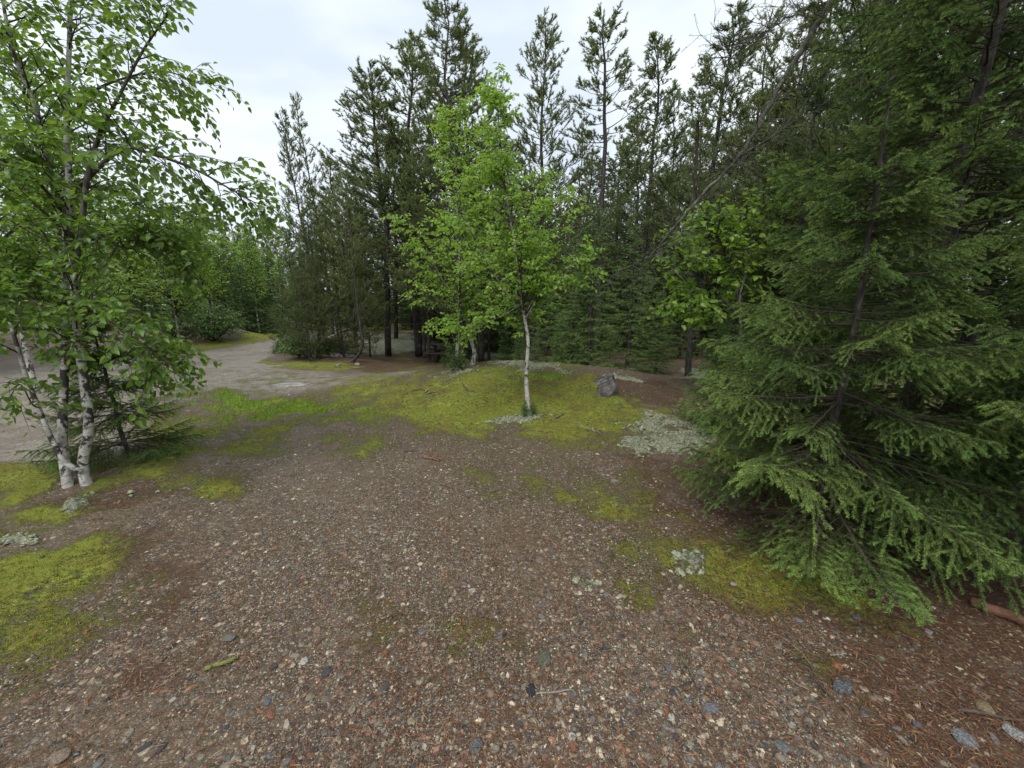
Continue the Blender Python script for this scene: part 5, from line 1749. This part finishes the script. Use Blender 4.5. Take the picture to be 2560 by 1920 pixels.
def loose_stones():
    rng = np.random.default_rng(555)
    cnt, tries = 0, 0
    while cnt < 265 and tries < 4000:
        tries += 1
        px, py = rng.uniform(20, 2540), 1150 + 770 * rng.random() ** 0.7
        d = ray(px, py)
        t = CAM_H / -d[2]
        x, y = d[0] * t, d[1] * t
        z = float(terrain(x, y))
        M = masks(np.array([x]), np.array([y]), np.array([z]))
        if rng.random() < max(M['moss'][0] * 0.9, M['duff'][0] * 0.45):
            continue
        ci = int(rng.choice(len(COLS), p=[0.26, 0.2, 0.16, 0.14, 0.12, 0.07, 0.05]))
        o = bpy.data.objects.new("stone", BYCOL[ci][rng.integers(0, 4)])
        COL.objects.link(o)
        s = 0.014 + 0.026 * rng.random() ** 2.4
        if px > 1700:
            s *= 1.15
        o.location = (x, y, z + s * 0.02)
        o.scale = (s * rng.uniform(1, 1.5), s, s * rng.uniform(0.6, 1.0))
        o.rotation_euler = (rng.normal(0, 0.15), rng.normal(0, 0.15), rng.uniform(0, 6.28))
        tag(o, COLS[ci][2], "stone", COLS[ci][3])
        cnt += 1
loose_stones()

# grey wedge-shaped boulder
def boulder():
    import bmesh
    g = on_ground(1508, 984)
    k = (g[1] * CP - (g[2] - CAM_H) * SP) / FPX
    bm = bmesh.new()
    bmesh.ops.create_icosphere(bm, subdivisions=5, radius=1.0)
    cuts = [((-0.70, -0.22, 0.68), 0.12), ((0.97, -0.15, 0.18), 0.42), ((-0.15, -0.93, 0.33), 0.42), ((0.25, 0.1, 0.96), 0.74), ((0.5, -0.8, -0.1), 0.50), ((-0.9, -0.3, 0.1), 0.72), ((0, 1, 0.1), 0.6)]
    cuts = [(unit(np.array(n)), d) for n, d in cuts]
    for v in bm.verts:
        p = np.array(v.co)
        for nrm, d in cuts:
            e = p @ nrm - d
            if e > 0:
                p = p - nrm * e * 0.97
        q = p * 3.1 + 9
        n1 = fbm(np.array([q[0] + q[2] * 0.7]), np.array([q[1] - q[2] * 0.5]), 7, 5)[0] - 0.5
        n2 = fbm(np.array([q[0] * 4 + q[2] * 3]), np.array([q[1] * 4 - q[2] * 2]), 17, 3)[0] - 0.5
        p = p * (1 + 0.16 * n1 + 0.05 * n2)
        v.co = p * k * np.array([92, 70, 56])
    me = bpy.data.meshes.new("boulder")
    bm.to_mesh(me)
    bm.free()
    me.polygons.foreach_set("use_smooth", np.full(len(me.polygons), True))
    me.materials.append(simple_mat("boulder_stone", [(0.34, (0.03, 0.027, 0.025)), (0.5, (0.095, 0.086, 0.08)), (0.6, (0.165, 0.152, 0.138)), (0.70, (0.32, 0.32, 0.27))], 11, 0.8, 1.0, 0.03, 12))
    o = link("boulder", me, None, (float(g[0]), float(g[1]) + 0.12, float(g[2]) + 0.02))
    tag(o, "grey wedge-shaped boulder leaning at the right end of the mossy mound", "boulder")
boulder()

def slab(px, py, wpx, dpx, h, label, cols, seed):
    g = on_ground(px, py)
    k = (g[1] * CP - (g[2] - CAM_H) * SP) / FPX
    me = rock_mesh(seed, 4, 0.03, 1.0, [stone_mat("bedrock_%s" % ("pale" if seed % 2 else "dark"), *cols, 9)])
    o = link("bedrock_slab", me, None, (float(g[0]), float(g[1]), float(g[2]) - h * 0.1))
    o.scale = (wpx * k, dpx, h)
    tag(o, label, "rock slab")
slab(728, 962, 95, 0.55, 0.10, "flat pale pinkish bedrock showing in the gravel beside the mossy strip", ((0.20, 0.19, 0.17), (0.36, 0.33, 0.30), (0.42, 0.36, 0.31)), 11)
slab(858, 892, 85, 1.1, 0.22, "dark grey bedrock slab in front of the lichen slope", ((0.07, 0.07, 0.08), (0.14, 0.14, 0.15), (0.2, 0.2, 0.2)), 12)

# ------------------------------------------------------------------ sticks, roots, fallen wood
def stick(pts, r0, r1, mat, name, label, cat, lift=None, branches=0, seed=0, k=7):
    P = [on_ground(px, py) for px, py in pts]
    P = [p + np.array([0, 0, (lift if lift is not None else r0 * 0.8)]) for p in P]
    o0 = P[0].copy()
    S = smooth_path(np.array(P) - o0, max(8, 5 * len(P)))
    r = np.random.default_rng(seed)
    S[1:-1] += r.normal(0, min(r0 * 0.2, 0.002), (len(S) - 2, 3))
    mb = MB()
    mb.tube(S, np.linspace(r0, r1, len(S)), k, 0, 0.5, 0.14)
    for b in range(branches):
        p = S[r.integers(1, len(S) - 1)]
        d = unit(np.array([r.normal(), r.normal(), 0.12]))
        l = r.uniform(0.05, 0.16) * max(1, r0 / 0.006)
        mb.tube(np.stack([p, p + d * l * 0.5, p + d * l - np.array([0, 0, 0.02 * l])]), np.array([r0 * 0.5, r0 * 0.35, r0 * 0.15]), 4)
    o = mb.build(name, [mat], None, True, tuple(o0))
    tag(o, label, cat)
stick([(1612, 1026), (1640, 1036), (1674, 1042)], 0.014, 0.006, M_deadwood, "fallen_stick", "bleached straight stick lying at the top of the lichen patch", "stick")
stick([(1480, 1073), (1487, 1084)], 0.016, 0.006, M_deadwood, "fallen_stick", "tiny white forked stick on moss left of the lichen patch", "stick", branches=2)
stick([(1212, 944), (1225, 940)], 0.02, 0.014, M_deadwood, "fallen_stick", "short pale chip of wood on the mossy mound below the birch pair", "stick")
stick([(1063, 982), (1070, 975)], 0.016, 0.012, M_deadwood, "fallen_stick", "small upright-looking pale splinter on the left flank of the mound", "stick")
stick([(515, 1678), (540, 1668), (570, 1660), (596, 1648)], 0.011, 0.008, M_mossy, "mossy_stick", "stick covered in green moss lying on the left foreground gravel", "stick")
stick([(2425, 1512), (2470, 1530), (2520, 1548), (2600, 1590)], 0.026, 0.03, M_redwood, "fallen_branch", "thick reddish fallen branch under the edge spruce", "branch")
stick([(2400, 1778), (2460, 1788), (2520, 1802), (2600, 1812)], 0.008, 0.005, M_root, "twig", "long grey twig running past the round tan cobble", "twig")
stick([(1330, 1735), (1390, 1732), (1430, 1728), (1440, 1745)], 0.004, 0.002, M_deadwood, "twig", "thin pale twig touching the shiny black pebble", "twig", branches=2, seed=3)
stick([(1975, 1610), (2015, 1650), (2040, 1700), (2060, 1745)], 0.006, 0.003, M_lichen_twig, "twig", "dark branching twig left of the orange-red stone", "twig", branches=6, seed=5)
stick([(2075, 1640), (2115, 1636)], 0.005, 0.003, M_deadwood, "twig", "short white twig above the orange-red stone", "twig")
stick([(1700, 1640), (1730, 1690), (1745, 1740)], 0.005, 0.002, M_lichen_twig, "twig", "grey lichened twig on the dark gravel right of centre", "twig", branches=5, seed=9)
stick([(1060, 1146), (1085, 1150), (1098, 1156)], 0.014, 0.006, M_redwood, "wood_scrap", "scrap of orange-brown bark wood on the track in the middle", "wood scrap", branches=3, seed=6)
stick([(1010, 1130), (1035, 1128)], 0.008, 0.004, M_root, "twig", "short dark twig beyond the orange-brown wood scrap", "twig")
for i, (pts, lab) in enumerate([
    ([(1148, 945), (1160, 965), (1172, 978), (1188, 978)], "dark root curling down the moss below the left mound birch"),
    ([(1020, 1015), (1050, 1010), (1085, 998)], "thin dark root low on the left flank of the mound"),
    ([(1065, 986), (1080, 982), (1100, 980)], "short dark root above the thin one on the mound's left flank"),
    ([(1008, 988), (1030, 978), (1052, 973)], "dark root nearest the gravel on the mound's left shoulder"),
    ([(1075, 965), (1095, 964), (1112, 958)], "dark root between the birch pair and the pale splinter"),
    ([(1415, 1035), (1380, 1048), (1345, 1050), (1328, 1052)], "dark root running right from the foot of the slender birch")]):
    stick(pts, 0.014, 0.006, M_root, "tree_root", lab, "root", lift=0.0, branches=1, seed=20 + i)
stick([(2050, 1372), (2080, 1372)], 0.02, 0.016, M_redwood, "wood_scrap", "short square-ended piece of wood on the shaded moss", "wood scrap")
stick([(1700, 948), (1760, 953), (1830, 950)], 0.02, 0.008, M_deadwood, "fallen_branch", "pale dead branch on the lichen behind the boulder hump", "branch", branches=5, seed=13)

# ------------------------------------------------------------------ picnic table
def picnic_table():
    y0 = 16.3
    a = at_y(1122, 905, y0)
    g = float(terrain(a[0], y0))
    root = empty("picnic_table", (float(a[0]), y0, g), math.radians(-4))
    def plank(c, s, name='plank'):
        mb = MB()
        mb.box(c, s)
        mb.build(name, [M_tablewood], root, smooth=False)
    L = 1.75
    for i in range(5):
        plank((0, -0.30 + i * 0.15, 0.735), (L, 0.138, 0.038))
    for s in (-1, 1):
        for q in (0, 1):
            plank((0, s * (0.60 + q * 0.145), 0.43), (L, 0.135, 0.038))
    for s in (-1, 1):
        x = s * 0.56
        plank((x, 0, 0.36), (0.12, 0.14, 0.70), 'leg')
        plank((x, 0, 0.69), (0.10, 0.66, 0.05), 'crossbeam')
        plank((x, 0, 0.385), (0.09, 1.50, 0.05), 'seat_support')
        plank((x, 0, 0.03), (0.14, 1.2, 0.07), 'foot')
        for q in (-1, 1):
            mb = MB()
            ang = q * 0.62
            R = np.array([[1, 0, 0], [0, math.cos(ang), -math.sin(ang)], [0, math.sin(ang), math.cos(ang)]])
            mb.box((x + 0.08, q * 0.24, 0.20), (0.06, 0.06, 0.48), rot=R)
            mb.build('brace', [M_tablewood], root, smooth=False)
    tag(root, "dark weathered wooden picnic table among pine trunks behind the mossy mound", "picnic table")
picnic_table()
print("objects", len(bpy.data.objects), "tris", sum(len(m.polygons) for m in bpy.data.meshes))
